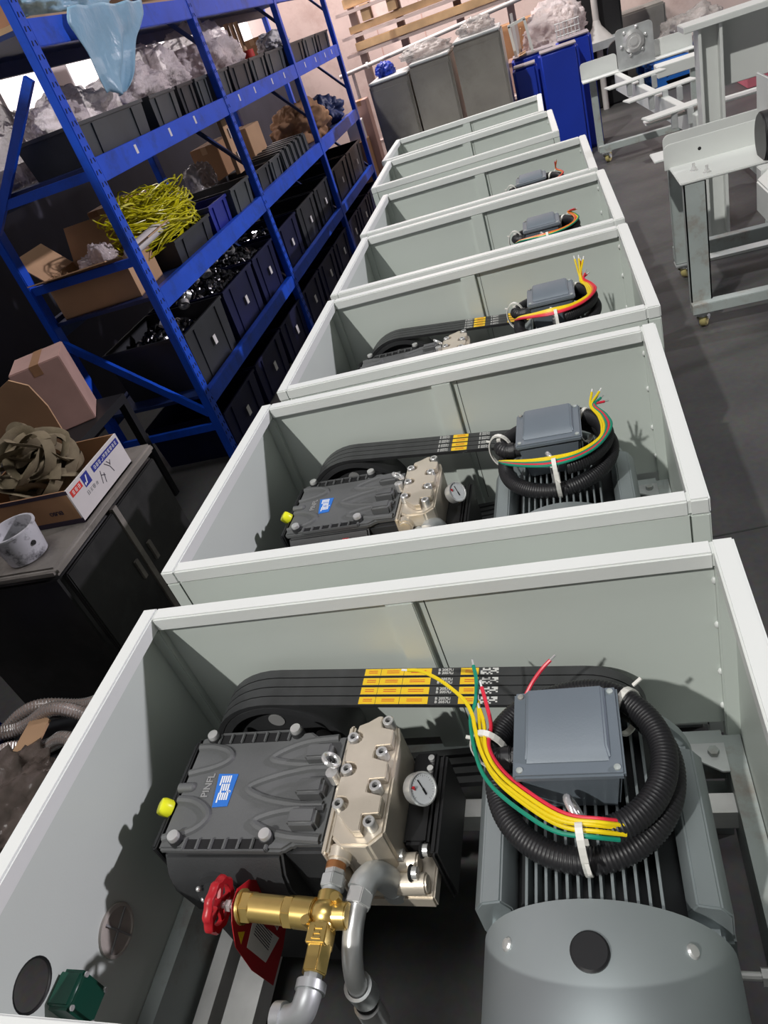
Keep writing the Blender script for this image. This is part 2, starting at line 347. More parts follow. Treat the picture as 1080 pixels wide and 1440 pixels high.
ENC_LABELS = ['pale grey open-top enclosure with pump, brass valve and red handwheel fully in view',
              'pale grey open-top enclosure whose rim crosses a dark pump, next to the brass valve one',
              'pale grey open-top enclosure whose pump pulley shows two round web holes',
              'pale grey open-top enclosure with only a terminal box and coloured wires showing inside',
              'pale grey open-top enclosure showing just a sliver of terminal box above its rim',
              'empty-looking pale grey enclosure stepped out of line, between the last one and the rest',
              'last empty-looking pale grey enclosure, right in front of the stainless cabinets']
def make_enclosure():
    t = thing('pump_enclosure', ENC_LABELS[0], 'enclosure', (0, 0, 0), 0, 'row of pale grey enclosures')
    for s in (-1, 1):
        MB().b2(min(s * HW, s * (HW - RL)), max(s * HW, s * (HW - RL)), -HD, HD, HT - RL, HT).build('top_rail', 'cratepaint_lit', t, bevel=0.004)
        MB().b2(-HW + RL, HW - RL, min(s * HD, s * (HD - RL)), max(s * HD, s * (HD - RL)), HT - RL, HT - 0.001).build('top_rail', 'cratepaint_lit', t, bevel=0.004)
        for q in (-1, 1):
            x0, x1 = sorted((s * (HW - 0.0005), s * (HW - RL))); y0, y1 = sorted((q * (HD - 0.0005), q * (HD - RL)))
            MB().b2(x0, x1, y0, y1, 0.02, HT - RL).build('post', 'cratepaint', t, bevel=0.003)
    # back: two sheets either side of a mullion
    yb = HD - 0.022
    MB().b2(-HW + RL, -0.04, yb, yb + 0.006, 0.265, HT - RL).build('back_panel', 'cratepaint', t)
    MB().b2(0.022, HW - RL, yb, yb + 0.006, 0.265, HT - RL).build('back_panel', 'cratepaint', t)
    mu = MB().b2(-0.04, 0.022, HD - RL, HD - 0.004, 0.22, HT - RL).build('mullion', 'cratepaint', t, bevel=0.002)
    MB().b2(0.040, 0.0415, yb - 0.0015, yb, 0.265, HT - RL).build('panel_fold', 'gap', t)
    MB().b2(-HW + RL, HW - RL, yb - 0.0012, yb, HT - RL - 0.004, HT - RL).build('rail_shadow', 'gap', t)  # dark strip painted as the thin shadow under the back rail
    # front panel and joint lines
    MB().b2(-HW + RL, HW - RL, -HD + 0.001, -HD + 0.007, 0.06, HT - RL).build('front_panel', 'cratepaint', t)
    for s in (-1, 1):
        MB().b2(s * (HW - RL) - 0.001, s * (HW - RL) + 0.001, -HD - 0.0004, -HD + 0.001, 0.06, HT - RL).build('panel_seam', 'gap', t)
    # left sheet with a cable hole
    xl = -HW + 0.004
    plate_hole(-HD + RL, HD - RL, 0.06, HT - RL, [(-0.290, 0.568, 0.044)], lambda a, b, q: (xl + q, a, b), 0.006).build('side_panel', 'cratepaint', t)
    xr = HW - 0.010
    MB().b2(xr, xr + 0.006, -HD + RL, HD - RL, 0.06, HT - RL).build('side_panel', 'cratepaint', t)
    # weld beads down the inner right back corner
    for z in (0.70, 0.58, 0.44, 0.33):
        MB().sphere((HW - RL - 0.001, HD - RL + 0.012, z), 0.006, 8, 6, (1, 1, 1.5)).build('weld_bead', 'cratepaint_lit', t, True)
    # base frame of galvanised channels on skids
    for s in (-1, 1):
        x0, x1 = sorted((s * (HW - 0.05), s * (HW - 0.012))); MB().b2(x0, x1, -HD + 0.04, HD - 0.04, 0.06, 0.24).build('base_beam', 'legsteel', t)
        y0, y1 = sorted((s * (HD - 0.07), s * (HD - 0.03))); MB().b2(-HW + 0.05, HW - 0.05, y0, y1, 0.12, 0.245).build('base_beam', 'legsteel', t)
        for q in (-1, 1): MB().b2(s * 0.55 - 0.05, s * 0.55 + 0.05, q * 0.35 - 0.05, q * 0.35 + 0.05, 0.0, 0.06).build('foot', 'legsteel', t)
    MB().b2(-0.60, 0.60, 0.235, 0.28, 0.14, 0.20).build('cross_member', 'galv_lit', t)
    MB().b2(-0.60, 0.60, -0.26, -0.215, 0.06, 0.105).build('cross_member', 'galv', t)
    MB().b2(-0.585, -0.548, -0.37, 0.235, 0.06, 0.12).build('cross_member', 'galv_lit', t)
    MB().b2(-0.515, -0.440, -0.37, 0.235, 0.06, 0.12).build('cross_member', 'galv_lit', t)
    g = MB(); g.prism([(0.50, 0.37), (0.60, 0.37), (0.60, 0.30), (0.585, 0.30), (0.53, 0.335), (0.50, 0.335)], (0, 0, 0.245), (1, 0, 0), (0, 1, 0), 0.005)
    gp = g.build('gusset_plate', 'galv', t); MB().cyl((0.575, 0.345, 0.25), (0.575, 0.345, 0.262), 0.012, n=6).build('bolt', 'legsteel', gp)
    return t
enc0 = make_enclosure()
def place(o, k, base=(0, 0, 0)):
    x, y, a = CR[k]; c, s = math.cos(a), math.sin(a)
    o.location = (x + c * base[0] - s * base[1], y + s * base[0] + c * base[1], base[2]); o.rotation_euler = (0, 0, a)
    return o
ENC = [enc0]
for k in range(1, 7):
    e = copy_tree(enc0); e['label'] = ENC_LABELS[k]; ENC.append(e)
for k, e in enumerate(ENC): place(e, k)
# fittings on the left sheet of the nearest enclosure
e0 = ENC[0]
vp = MB().lathe([(0.051, 0), (0.051, 0.006), (0.044, 0.008), (0.043, 0.004), (0.043, 0)], (-HW + 0.010, -0.132, 0.419), (1, 0, 0), 32).build('vent_cap', 'brownplastic', e0, True)
MB().cyl((-HW + 0.012, -0.132, 0.419), (-HW + 0.0145, -0.132, 0.419), 0.0432, n=32).build('vent_disc', 'brownplastic', vp)
MB().box((-HW + 0.017, -0.132, 0.419), (0.003, 0.004, 0.088), R(12, 0, 0)).box((-HW + 0.017, -0.132, 0.419), (0.003, 0.088, 0.004), R(12, 0, 0)).build('vent_cross', 'lettergrey', vp)
gb = MB().box((-0.612, -0.275, 0.478), (0.056, 0.066, 0.088)).build('green_junction_box', 'greenpaint', e0, bevel=0.008, seg=3)
gb['label'] = 'dark green painted junction box'
for y, z in ((-0.248, 0.512), (-0.302, 0.512), (-0.248, 0.444), (-0.302, 0.444)):
    MB().cyl((-0.585, y, z), (-0.582, y, z), 0.005, n=10).build('screw', 'steel', gb)
rg = MB().torus((-HW + 0.007, -0.290, 0.568), (1, 0, 0), 0.044, 0.0035, 32, 8).build('grommet', 'black', e0, True)

# ================================================================== PUMP
def pump(label):
    B = (-0.33, 0.10, 0.12); off = tuple(-b for b in B)
    t = thing('plunger_pump', label, 'pump', B, 0, 'plunger pumps in the enclosures')
    bd = MB()
    bd.prism([(-0.035, 0.535), (-0.06, 0.50), (-0.07, 0.46), (-0.06, 0.36), (-0.03, 0.30), (0.225, 0.30), (0.255, 0.36), (0.262, 0.46), (0.25, 0.50), (0.23, 0.535)], (-0.505, 0, 0), (0, 1, 0), (0, 0, 1), 0.265)
    bd.b2(-0.245, -0.145, -0.028, 0.222, 0.33, 0.53)
    crank = bd.build('crankcase', 'castdark', t, bevel=0.006, off=off)
    for y in (-0.03, 0.20): MB().b2(-0.50, -0.25, y - 0.02, y + 0.03, 0.12, 0.31).build('mounting_foot', 'castdark', t, off=off)
    # cover plate with raised ribs
    cv = MB().prism([(-0.514, -0.032), (-0.235, -0.036), (-0.215, -0.022), (-0.15, -0.022), (-0.15, 0.215), (-0.215, 0.215), (-0.24, 0.232), (-0.514, 0.232)], (0, 0, 0.532), (1, 0, 0), (0, 1, 0), 0.018)
    cover = cv.build('cover', 'castgrey', t, bevel=0.005, off=off)
    # slotted cooling edges front and back
    for yc, x0, x1 in ((0.222, -0.463, -0.290), (-0.024, -0.452, -0.268)):
        MB().b2(x0, x1, yc - 0.0115, yc + 0.0115, 0.548, 0.5512).build('slot_recess', 'black', cover)
        for i in range(7):
            x = x0 + (x1 - x0) * i / 6; MB().box((x, yc, 0.551), (0.0065, 0.025, 0.010)).build('cooling_rib', 'castgrey', cover, bevel=0.0015)
        MB().b2(x0, x1, yc - 0.0145 if yc < 0 else yc + 0.0105, yc - 0.0105 if yc < 0 else yc + 0.0145, 0.546, 0.556).build('edge_rib', 'castgrey', cover, bevel=0.0015)
    # pointed-arch ridges
    rd = MB()
    def arch(pts, r=0.0085): rd.tube(bezier([(x, y, 0.550) for x, y in pts], 6), r, 8, flat=(1.1, 0.95))
    arch([(-0.175, 0.140), (-0.225, 0.139), (-0.300, 0.122), (-0.350, 0.098), (-0.305, 0.073), (-0.225, 0.057), (-0.170, 0.055)])
    arch([(-0.170, 0.210), (-0.240, 0.204), (-0.290, 0.186), (-0.315, 0.166), (-0.280, 0.154), (-0.225, 0.148), (-0.17, 0.148)])
    arch([(-0.160, -0.014), (-0.230, -0.008), (-0.285, 0.006), (-0.312, 0.024), (-0.280, 0.040), (-0.225, 0.049), (-0.165, 0.049)])
    arch([(-0.510, 0.205), (-0.470, 0.203), (-0.430, 0.190), (-0.420, 0.170), (-0.450, 0.152), (-0.510, 0.138)])
    arch([(-0.510, 0.076), (-0.470, 0.071), (-0.435, 0.052), (-0.425, 0.030), (-0.450, 0.006), (-0.510, -0.010)])
    rd.build('cover_ridge', 'castgrey', cover, True)
    for y in (0.164, 0.085, 0.020):
        MB().b2(-0.228, -0.168, y - 0.0185, y + 0.0185, 0.545, 0.578).build('raised_pad', 'castgrey', cover, bevel=0.006, seg=3)
    MB().tube([(-0.52, 0.104, 0.549), (-0.49, 0.104, 0.549)], 0.011, 10).sphere((-0.49, 0.104, 0.549), 0.011).build('rib_boss', 'castgrey', cover, True)
    for x, y in ((-0.477, 0.224), (-0.272, 0.228), (-0.475, -0.014), (-0.270, -0.012)):
        bs = MB().cyl((x, y, 0.49), (x, y, 0.562), 0.016, 0.0145, 16).build('bolt_boss', 'castdark', cover, True)
        MB().lathe([(0.0125, 0), (0.0125, 0.006), (0.0115, 0.009), (0.006, 0.0095)], (x, y, 0.562), (0, 0, 1), 16).build('bolt', 'steel', bs, True)
    # rear end plate, gasket line and yellow filler cap
    MB().b2(-0.5215, -0.5175, -0.030, 0.228, 0.32, 0.548).build('gasket', 'black', t, off=off)
    ep = MB().b2(-0.535, -0.5215, -0.028, 0.226, 0.33, 0.545).build('end_plate', 'castdark', t, bevel=0.004, off=off)
    cp = MB().lathe([(0.017, 0), (0.0185, 0.003), (0.0185, 0.02), (0.016, 0.026), (0.008, 0.028)], (-0.523, 0.057, 0.545), (-0.62, -0.1, 0.78), 10).build('oil_filler_cap', 'yellowcap', t, True, off=off)
    cp['label'] = 'bright yellow oil filler cap'
    # round crank cover on the front flank
    cc = MB().cyl((-0.395, -0.052, 0.455), (-0.395, -0.078, 0.462), 0.052, 0.050, 28).cyl((-0.395, -0.078, 0.462), (-0.395, -0.084, 0.464), 0.036, n=28).build('crank_cover', 'castdark', t, True, off=off)
    for i in range(6):
        a = PI * i / 3 + 0.3; MB().sphere((-0.395 + 0.043 * math.cos(a), -0.081, 0.462 + 0.043 * math.sin(a)), 0.0055, 8, 6).build('cover_screw', 'steel', cc, True)
    # lettering and badge on the cover
    text('PINFL', 0.0225, (-0.450, 0.107, 0.5505), (0, 1, 0), (-1, 0, 0), 'lettergrey', t, 'raised_lettering', off, 0.0008, 0.0004)
    bz = 0.5503
    bg_ = MB().prism([(-0.421, 0.056), (-0.386, 0.058), (-0.386, 0.132), (-0.434, 0.134)], (0, 0, bz), (1, 0, 0), (0, 1, 0), 0.0015).build('badge', 'labelblue', t, off=off)
    st = MB()
    for row, (y0, x0, n) in enumerate(((0.072, -0.421, 5), (0.093, -0.420, 4), (0.112, -0.427, 5))):
        for i in range(n):
            x = x0 + 0.0045 + i * 0.0052; ln = 0.016 + (0.006 if i == 0 else 0)
            st.prism([(x, y0 - (0.006 if i == 0 else 0)), (x + 0.0033, y0 - (0.006 if i == 0 else 0)), (x + 0.0020, y0 + 0.0165), (x - 0.0013, y0 + 0.0165)], (0, 0, bz + 0.0015), (1, 0, 0), (0, 1, 0), 0.0004)
    st.build('badge_stripe', 'white', bg_)
    text('5', 0.014, (-0.394, 0.091, bz + 0.0017), (0, 1, 0), (-1, 0, 0), 'white', bg_, 'badge_numeral')
    # pulley
    px, pz = -0.36, 0.412
    pl = MB().lathe([(0.150, 0.278), (0.168, 0.278), (0.168, 0.376), (0.150, 0.376), (0.150, 0.340), (0.045, 0.336), (0.045, 0.275), (0.052, 0.270), (0.052, 0.30), (0.14, 0.30)], (px, 0, pz), (0, 1, 0), 48, closed=True).build('pulley', 'castdark', t, True, off=off)
    for i in range(5):
        a = 2 * PI * i / 5 + 0.35; MB().cyl((px + 0.10 * math.cos(a), 0.298, pz + 0.10 * math.sin(a)), (px + 0.10 * math.cos(a), 0.2995, pz + 0.10 * math.sin(a)), 0.020, n=20).build('web_hole', 'lettergrey', pl)
    MB().cyl((px, 0.22, pz), (px, 0.30, pz), 0.03).build('crankshaft', 'steel', t, True, off=off)
    # ---- cylinder head
    hd = MB()
    hd.b2(-0.150, -0.136, -0.045, 0.238, 0.36, 0.556)
    hd.prism([(-0.138, -0.010), (-0.138, 0.215), (-0.085, 0.236), (-0.040, 0.232), (-0.032, 0.20), (-0.032, -0.005), (-0.06, -0.030), (-0.115, -0.030)], (0, 0, 0.40), (1, 0, 0), (0, 1, 0), 0.155)
    hd.cyl((-0.125, -0.02, 0.525), (-0.125, -0.048, 0.525), 0.026, 0.022, 20)
    head = hd.build('cylinder_head', 'nickel', t, bevel=0.005, off=off)
    poly = []
    left = [(-0.126, 0.042), (-0.125, 0.117), (-0.126, 0.191)]; right = [(-0.056, 0.005), (-0.057, 0.078), (-0.057, 0.153), (-0.055, 0.227)]
    r = 0.0155
    # right side upwards with square pockets, then the left side downwards with round scallops
    poly += [(-0.068, -0.014), (-0.073, -0.012)][:1]
    for x, y in right[:3]: poly += [(-0.073, y - 0.012), (-0.073, y + 0.015), (-0.040, y + 0.017), (-0.040, y + 0.052)]
    poly += [(-0.066, 0.212), (-0.070, 0.225), (-0.068, 0.240), (-0.078, 0.241), (-0.098, 0.228), (-0.118, 0.220)]
    for x, y in left[::-1]:
        poly += [(-0.134, y + 0.016)] if y < 0.18 else []
        for k in range(7):
            a = PI / 2 - PI * k / 6; poly.append((x + 0.006 + r * math.cos(a), y + r * math.sin(a)))
        poly.append((-0.134, y - 0.016) if y > 0.05 else (-0.120, 0.020))
    poly += [(-0.098, -0.004), (-0.086, -0.014)]
    MB().prism(poly, (0, 0, 0.556), (1, 0, 0), (0, 1, 0), 0.020).build('head_plate', 'nickel', head, bevel=0.0015)
    for x, y in left + right:
        b = MB().lathe([(0.0118, 0), (0.0118, 0.022), (0.0105, 0.0235), (0.0062, 0.0235), (0.0062, 0.014)], (x, y, 0.556), (0, 0, 1), 18).build('socket_bolt', 'steel', head, True)
        MB().cyl((x, y, 0.5702), (x, y, 0.5712), 0.0060, n=6).build('hex_socket', 'black', b)
    # lower discharge flange with chrome bolts
    fg = MB().b2(-0.115, 0.028, -0.050, 0.06, 0.37, 0.405).cyl((-0.10, 0.0, 0.43), (0.0, 0.005, 0.43), 0.020, n=16).cyl((-0.10, -0.035, 0.425), (0.02, -0.032, 0.425), 0.020, n=16)
    flange = fg.build('lower_flange', 'nickel', t, bevel=0.004, off=off)
    for x, y in ((-0.036, 0.008), (0.012, 0.018), (-0.004, -0.026)):
        bb = MB().cyl((x - 0.004, y, 0.452), (x + 0.010, y, 0.452), 0.012, n=14).build('socket_bolt', 'chrome', flange, True)
        MB().torus((x - 0.003, y, 0.452), (1, 0, 0), 0.013, 0.003, 16, 6).build('washer', 'black', bb, True)
    MB().b2(-0.032, 0.020, 0.03, 0.235, 0.33, 0.455).b2(0.030, 0.045, 0.0, 0.22, 0.30, 0.47).build('suction_block', 'black', t, bevel=0.006, off=off)
    for y in (0.19, 0.215, 0.165): MB().cyl((0.008, y, 0.455), (0.008, y, 0.463), 0.007, n=10).build('socket_bolt', 'chrome', flange, True)
    # lifting eye
    ey = MB().torus((-0.152, 0.125, 0.597), (0.5, 0.3, 0.6), 0.0165, 0.0048, 20, 8).cyl((-0.153, 0.107, 0.555), (-0.153, 0.107, 0.583), 0.0125, n=14).build('lifting_eye', 'chrome', t, True, off=off)
    return t
PUMP_LABELS = ['dark cast plunger pump with blue badge, nickel head and brass regulator beside the red handwheel',
               'dark cast plunger pump with yellow filler cap and no brass valve in sight',
               'dark cast plunger pump with only pulley and head top rising above the rim']
pm0 = pump(PUMP_LABELS[0]); PB = (-0.33, 0.10, 0.12)
PUMPS = [pm0]
for k in (1, 2):
    q = copy_tree(pm0); q['label'] = PUMP_LABELS[k]; PUMPS.append(q)
for k, q in enumerate(PUMPS): place(q, k, PB)

# ---- pressure gauge
def gauge(label):
    c = Vector((0.017, 0.107, 0.517)); n = (Vector((0.287, -0.52, 0.80)) * 0.80 + Vector((0.942, 0.15, -0.30)) * 0.50).normalized()
    t = thing('pressure_gauge', label, 'gauge', c, 0, 'pressure gauges on the pumps'); off = -c
    cs = MB().lathe([(0.020, -0.026), (0.030, -0.024), (0.0325, -0.004), (0.0325, 0.003), (0.0295, 0.004), (0.0285, 0.0005), (0.0, 0.0005)], c, n, 40, up=(0, 1, 0.8)).build('case', 'chrome', t, True, off=off)
    dl = MB().cyl(c + n * 0.0006, c + n * 0.0012, 0.0283, n=40).build('dial', 'dial', t, off=off)
    x = Vector((0.942, 0.15, -0.30)); x = (x - n * x.dot(n)).normalized(); y = n.cross(x)
    d1 = (-x * 0.62 + y * 0.78).normalized()
    MB().bar(c + n * 0.002 - d1 * 0.010, c + n * 0.002 + d1 * 0.020, 0.0022, 0.0008, n).bar(c + n * 0.002 - d1 * 0.013, c + n * 0.002, 0.004, 0.0009, n).build('needle', 'black', dl)
    tk = MB()
    for i in range(25):
        a = math.radians(225 - 270 * i / 24); e = x * math.cos(a) + y * math.sin(a); l = 0.005 if i % 4 == 0 else 0.003
        tk.bar(c + n * 0.0014 + e * (0.0265 - l), c + n * 0.0014 + e * 0.0265, 0.0008, 0.0003, n)
    tk.build('scale_mark', 'lettergrey', dl)
    MB().box(c + n * 0.0014 - x * 0.021, (0.006, 0.004, 0.008)).build('red_mark', 'red', dl)
    MB().cyl(c - n * 0.024, Vector((0.012, 0.125, 0.47)), 0.008, n=12).build('stem', 'brass', t, True, off=off)
    return t
g0 = gauge('round pressure gauge with tilted black needle beside the brass valve pump'); GB = (0.017, 0.107, 0.517)
g1 = copy_tree(g0); g1['label'] = 'round pressure gauge half behind a pump head without a brass valve'
place(g0, 0, GB); place(g1, 1, GB)

# ---- brass pressure regulator with handwheel (nearest enclosure shows it; the second shows its wheel)
def regulator(label):
    Z = 0.522; B = Vector((-0.128, -0.14, Z)); off = -B
    t = thing('pressure_regulator', label, 'valve', B, 0, 'pressure regulators on the pumps')
    X = -0.127
    MB().cyl((X, -0.048, Z + 0.003), (X, -0.060, Z + 0.003), 0.0185, n=24).build('copper_washer', 'copper', t, True, off=off)
    MB().cyl((X, -0.058, Z), (X, -0.070, Z), 0.020, n=6, ph=.3).cyl((X, -0.070, Z), (X, -0.092, Z), 0.0235, n=6, ph=.3).cyl((X, -0.092, Z), (X, -0.104, Z), 0.018, n=20).build('union_nut', 'galv', t, bevel=0.0015, off=off)
    b = MB().cyl((X, -0.100, Z), (X, -0.165, Z), 0.0225, 0.022, 20).sphere((X, -0.137, Z), 0.029, 16, 10, (1.1, 0.95, 1.0))
    b.cyl((X, -0.137, Z), (X + 0.042, -0.137, Z), 0.024, 0.022, 18).cyl((X - 0.02, -0.136, Z), (X - 0.062, -0.133, Z), 0.027, n=20)
    b.box((X, -0.175, Z + 0.004), (0.036, 0.034, 0.040)).cyl((X, -0.185, Z), (X, -0.232, Z), 0.0225, n=6)
    body = b.build('valve_body', 'brass', t, bevel=0.002, off=off)
    MB().box((X - 0.006, -0.175, Z + 0.025), (0.003, 0.020, 0.002)).box((X + 0.002, -0.168, Z + 0.025), (0.014, 0.003, 0.002)).box((X + 0.001, -0.176, Z + 0.025), (0.011, 0.003, 0.002)).box((X + 0.002, -0.184, Z + 0.025), (0.014, 0.003, 0.002)).build('cast_mark', 'brass', body)
    for x, y in ((X - 0.024, -0.158), (X + 0.022, -0.118)):
        MB().cyl((x, y, Z + 0.012), (x, y, Z + 0.030), 0.0085, n=12).build('body_screw', 'brass', body, True)
    a = MB().cyl((X - 0.060, -0.133, Z), (X - 0.078, -0.132, Z), 0.0285, n=6).cyl((X - 0.078, -0.132, Z), (X - 0.150, -0.127, Z), 0.0245, n=24).cyl((X - 0.146, -0.127, Z), (X - 0.166, -0.126, Z), 0.028, n=6).cyl((X - 0.166, -0.126, Z), (X - 0.172, -0.126, Z), 0.0305, n=20)
    a.build('spring_housing', 'brass', t, bevel=0.0012, off=off)
    MB().cyl((X - 0.170, -0.126, Z), (X - 0.225, -0.123, Z), 0.0065, n=12).cyl((X - 0.193, -0.125, Z), (X - 0.204, -0.124, Z), 0.011, n=6).build('spindle', 'chrome', t, True, off=off)
    # handwheel: knurled rim, spokes, hub
    c = Vector((X - 0.222, -0.123, Z)); ax = Vector((-1, 0.06, 0.16)).normalized(); x, y, z = frame(ax)
    hw = MB(); n = 40; P = []
    prof = [(0.046, -0.008), (0.049, -0.004), (0.049, 0.004), (0.046, 0.008), (0.036, 0.006), (0.035, -0.006)]
    for i in range(n):
        k = 1.0 + 0.05 * math.cos(10 * 2 * PI * i / n)
        for r, h in prof:
            a_ = 2 * PI * i / n; P.append(c + z * h + (x * math.cos(a_) + y * math.sin(a_)) * r * (k if r > 0.04 else 1))
    m = len(prof); hw.add(P, [(i * m + j, i * m + (j + 1) % m, ((i + 1) % n) * m + (j + 1) % m, ((i + 1) % n) * m + j) for i in range(n) for j in range(m)])
    for i in range(5):
        a_ = 2 * PI * i / 5; d = x * math.cos(a_) + y * math.sin(a_); hw.bar(c + d * 0.008, c + d * 0.038, 0.010, 0.006, z)
    hw.cyl(c - z * 0.008, c + z * 0.010, 0.012, n=16)
    hw.build('handwheel', 'red', t, True, off=off)
    # lower tail: hex nipple and galvanised elbow
    MB().cyl((X, -0.232, Z), (X, -0.248, Z), 0.0165, n=8).build('hex_nipple', 'galv', t, off=off)
    el = MB().tube(bezier([(X, -0.245, Z), (X - 0.002, -0.268, Z), (X - 0.010, -0.285, Z - 0.006), (X - 0.030, -0.293, Z - 0.012), (X - 0.052, -0.294, Z - 0.014)], 6), 0.0215, 18)
    el.cyl((X, -0.243, Z), (X, -0.257, Z), 0.0255, n=20).cyl((X - 0.040, -0.294, Z - 0.013), (X - 0.056, -0.2945, Z - 0.014), 0.0262, n=20)
    el.build('elbow', 'galv', t, True, off=off)
    return t
r0 = regulator('brass pressure regulator with scalloped red handwheel on the pump outlet'); RB = (-0.128, -0.14, 0.522)
place(r0, 0, RB)
r1 = copy_tree(r0); r1['label'] = 'regulator with only its red handwheel peeking above an enclosure rim'; place(r1, 1, (RB[0] + 0.035, RB[1] + 0.03, RB[2] - 0.03))

# red warning tag hung on the spindle, nearest machine
B = Vector((-0.31, -0.12, 0.33)); off = -B
tg = thing('warning_tag', 'red metal warning tag with printed panel behind the red handwheel', 'tag', B, 0)
pts = [(-0.157, 0.529), (-0.135, 0.546), (-0.105, 0.545), (-0.073, 0.515), (-0.048, 0.461), (-0.062, 0.330), (-0.110, 0.318), (-0.179, 0.319), (-0.190, 0.413), (-0.183, 0.492)]
tp = MB().prism(pts, (-0.3065, 0, 0), (0, 1, 0), (0, 0, 1), 0.0015).build('plate', 'redtag', tg, off=off)
MB().prism([(-0.168, 0.455), (-0.118, 0.462), (-0.104, 0.345), (-0.160, 0.372)], (-0.3049, 0, 0), (0, 1, 0), (0, 0, 1), 0.0004).build('printed_panel', 'paper', tg, off=off)
MB().prism([(-0.172, 0.478), (-0.150, 0.478), (-0.161, 0.500)], (-0.3049, 0, 0), (0, 1, 0), (0, 0, 1), 0.0004).build('warning_triangle', 'printyellow', tg, off=off)
text('PINFL', 0.022, (-0.3049, -0.085, 0.385), (0, 0.12, 1), (0, -1, 0), 'printwhite', tg, 'tag_lettering', off, 0.0003)
ln = MB()
for i in range(7): ln.box((-0.3043, -0.139 + 0.0045 * i * 1.0, 0.41), (0.0004, 0.0016, 0.07))
ln.build('printed_line', 'inkdark', tg, off=off)
place(tg, 0, B)

# silver delivery elbow and pipe beside the regulator
def delivery(label):
    B = Vector((-0.075, -0.10, 0.30)); off = -B
    t = thing('delivery_pipe', label, 'pipe', B, 0, 'delivery pipes beside the pump heads')
    MB().tube(bezier([(-0.052, -0.030, 0.405), (-0.055, -0.036, 0.450), (-0.062, -0.047, 0.487), (-0.072, -0.066, 0.503), (-0.078, -0.088, 0.506)], 6), 0.0255, 14).build('swivel_elbow', 'galv', t, True, off=off)
    MB().cyl((-0.052, -0.028, 0.392), (-0.0525, -0.030, 0.418), 0.028, n=24).build('collar', 'galv', t, True, off=off)
    MB().torus((-0.052, -0.029, 0.418), (0, 0, 1), 0.024, 0.003, 24, 6).build('seal_ring', 'redtag', t, True, off=off)
    MB().cyl((-0.077, -0.086, 0.506), (-0.080, -0.114, 0.505), 0.0255, n=6).build('hex_nut', 'steel', t, bevel=0.0015, off=off)
    MB().tube(bezier([(-0.080, -0.112, 0.505), (-0.082, -0.150, 0.498), (-0.084, -0.185, 0.475), (-0.086, -0.205, 0.440), (-0.087, -0.212, 0.385)], 8), 0.0185, 18).build('bent_pipe', 'steel', t, True, off=off)
    MB().lathe([(0.0225, -0.05), (0.0255, -0.045), (0.0255, 0), (0.0195, 0.0), (0.0195, -0.02), (0.0, -0.02)], (-0.0865, -0.209, 0.425), (0, -0.05, 1), 24).build('ferrule', 'galv', t, True, off=off)
    MB().cyl((-0.087, -0.212, 0.375), (-0.088, -0.216, 0.365), 0.020, n=20).build('seal', 'black', t, True, off=off)
    MB().cyl((-0.088, -0.216, 0.366), (-0.089, -0.220, 0.30), 0.024, n=20).build('hose_end', 'steel', t, True, off=off)
    return t
d0 = delivery('silver bent delivery pipe with hex nut beside the brass regulator'); DB = (-0.075, -0.10, 0.30); place(d0, 0, DB)
d1 = copy_tree(d0); d1['label'] = 'silver delivery elbow against the pump head without a brass valve'; place(d1, 1, (DB[0] + 0.02, DB[1] + 0.035, DB[2]))

# ---- belts
BX0, BZ0, BR0 = -0.36, 0.412, 0.170; BX1, BZ1, BR1 = 0.33, 0.402, 0.112
def belt_mesh():
    d = math.hypot(BX1 - BX0, BZ1 - BZ0); base = math.atan2(BZ1 - BZ0, BX1 - BX0); al = math.acos((BR0 - BR1) / d)
    ctr = []
    n0 = 22
    for i in range(n0 + 1):
        a = base + al + (2 * PI - 2 * al) * i / n0; ctr.append((BX0, BZ0, BR0, a))
    for i in range(n0 + 1):
        a = base - al + 2 * al * i / n0; ctr.append((BX1, BZ1, BR1, a))
    P = []; n = len(ctr)
    sec = [(-0.0115, 0.0125), (0.0115, 0.0125), (0.0085, 0.0), (-0.0085, 0.0)]
    for cx, cz, r, a in ctr:
        for wy, h in sec: P.append((cx + (r + h) * math.cos(a), wy, cz + (r + h) * math.sin(a)))
    F = [(i * 4 + j, i * 4 + (j + 1) % 4, ((i + 1) % n) * 4 + (j + 1) % 4, ((i + 1) % n) * 4 + j) for i in range(n) for j in range(4)]
    a = base + al
    top0 = Vector((BX0 + (BR0 + 0.0125) * math.cos(a), 0, BZ0 + (BR0 + 0.0125) * math.sin(a))); top1 = Vector((BX1 + (BR1 + 0.0125) * math.cos(a), 0, BZ1 + (BR1 + 0.0125) * math.sin(a)))
    return MB().add(P, F), top0, top1
bm_, T0, T1 = belt_mesh(); BSH = bm_.mesh('drive_belt', 'belt', True)
BD = (T1 - T0).normalized(); BU = Vector((-BD.z, 0, BD.x))
def on_belt(x): return T0 + BD * ((x - T0.x) / BD.x)
def strip(x0, x1, w0, w1, lift):
    return MB().prism([(x0, w0), (x1, w0), (x1, w1), (x0, w1)], on_belt(0) - BD * on_belt(0).dot(BD) * 0 + BU * lift, BD, (0, 1, 0), 0.0003)
LAYOUT = {0: [('y', -0.135, -0.098), ('y', -0.097, -0.045), ('y', -0.044, 0.018), ('t', 0.024, 0.075), ('y', 0.083, 0.122), ('c', 0.126, 0.165)],
          1: [('t', -0.060, -0.012), ('y', -0.008, 0.042), ('t', 0.060, 0.13)],
          2: [('t', -0.06, -0.02), ('y', -0.018, 0.03), ('t', 0.04, 0.10), ('y', 0.125, 0.165), ('y', 0.168, 0.225)]}
SHARED = {}
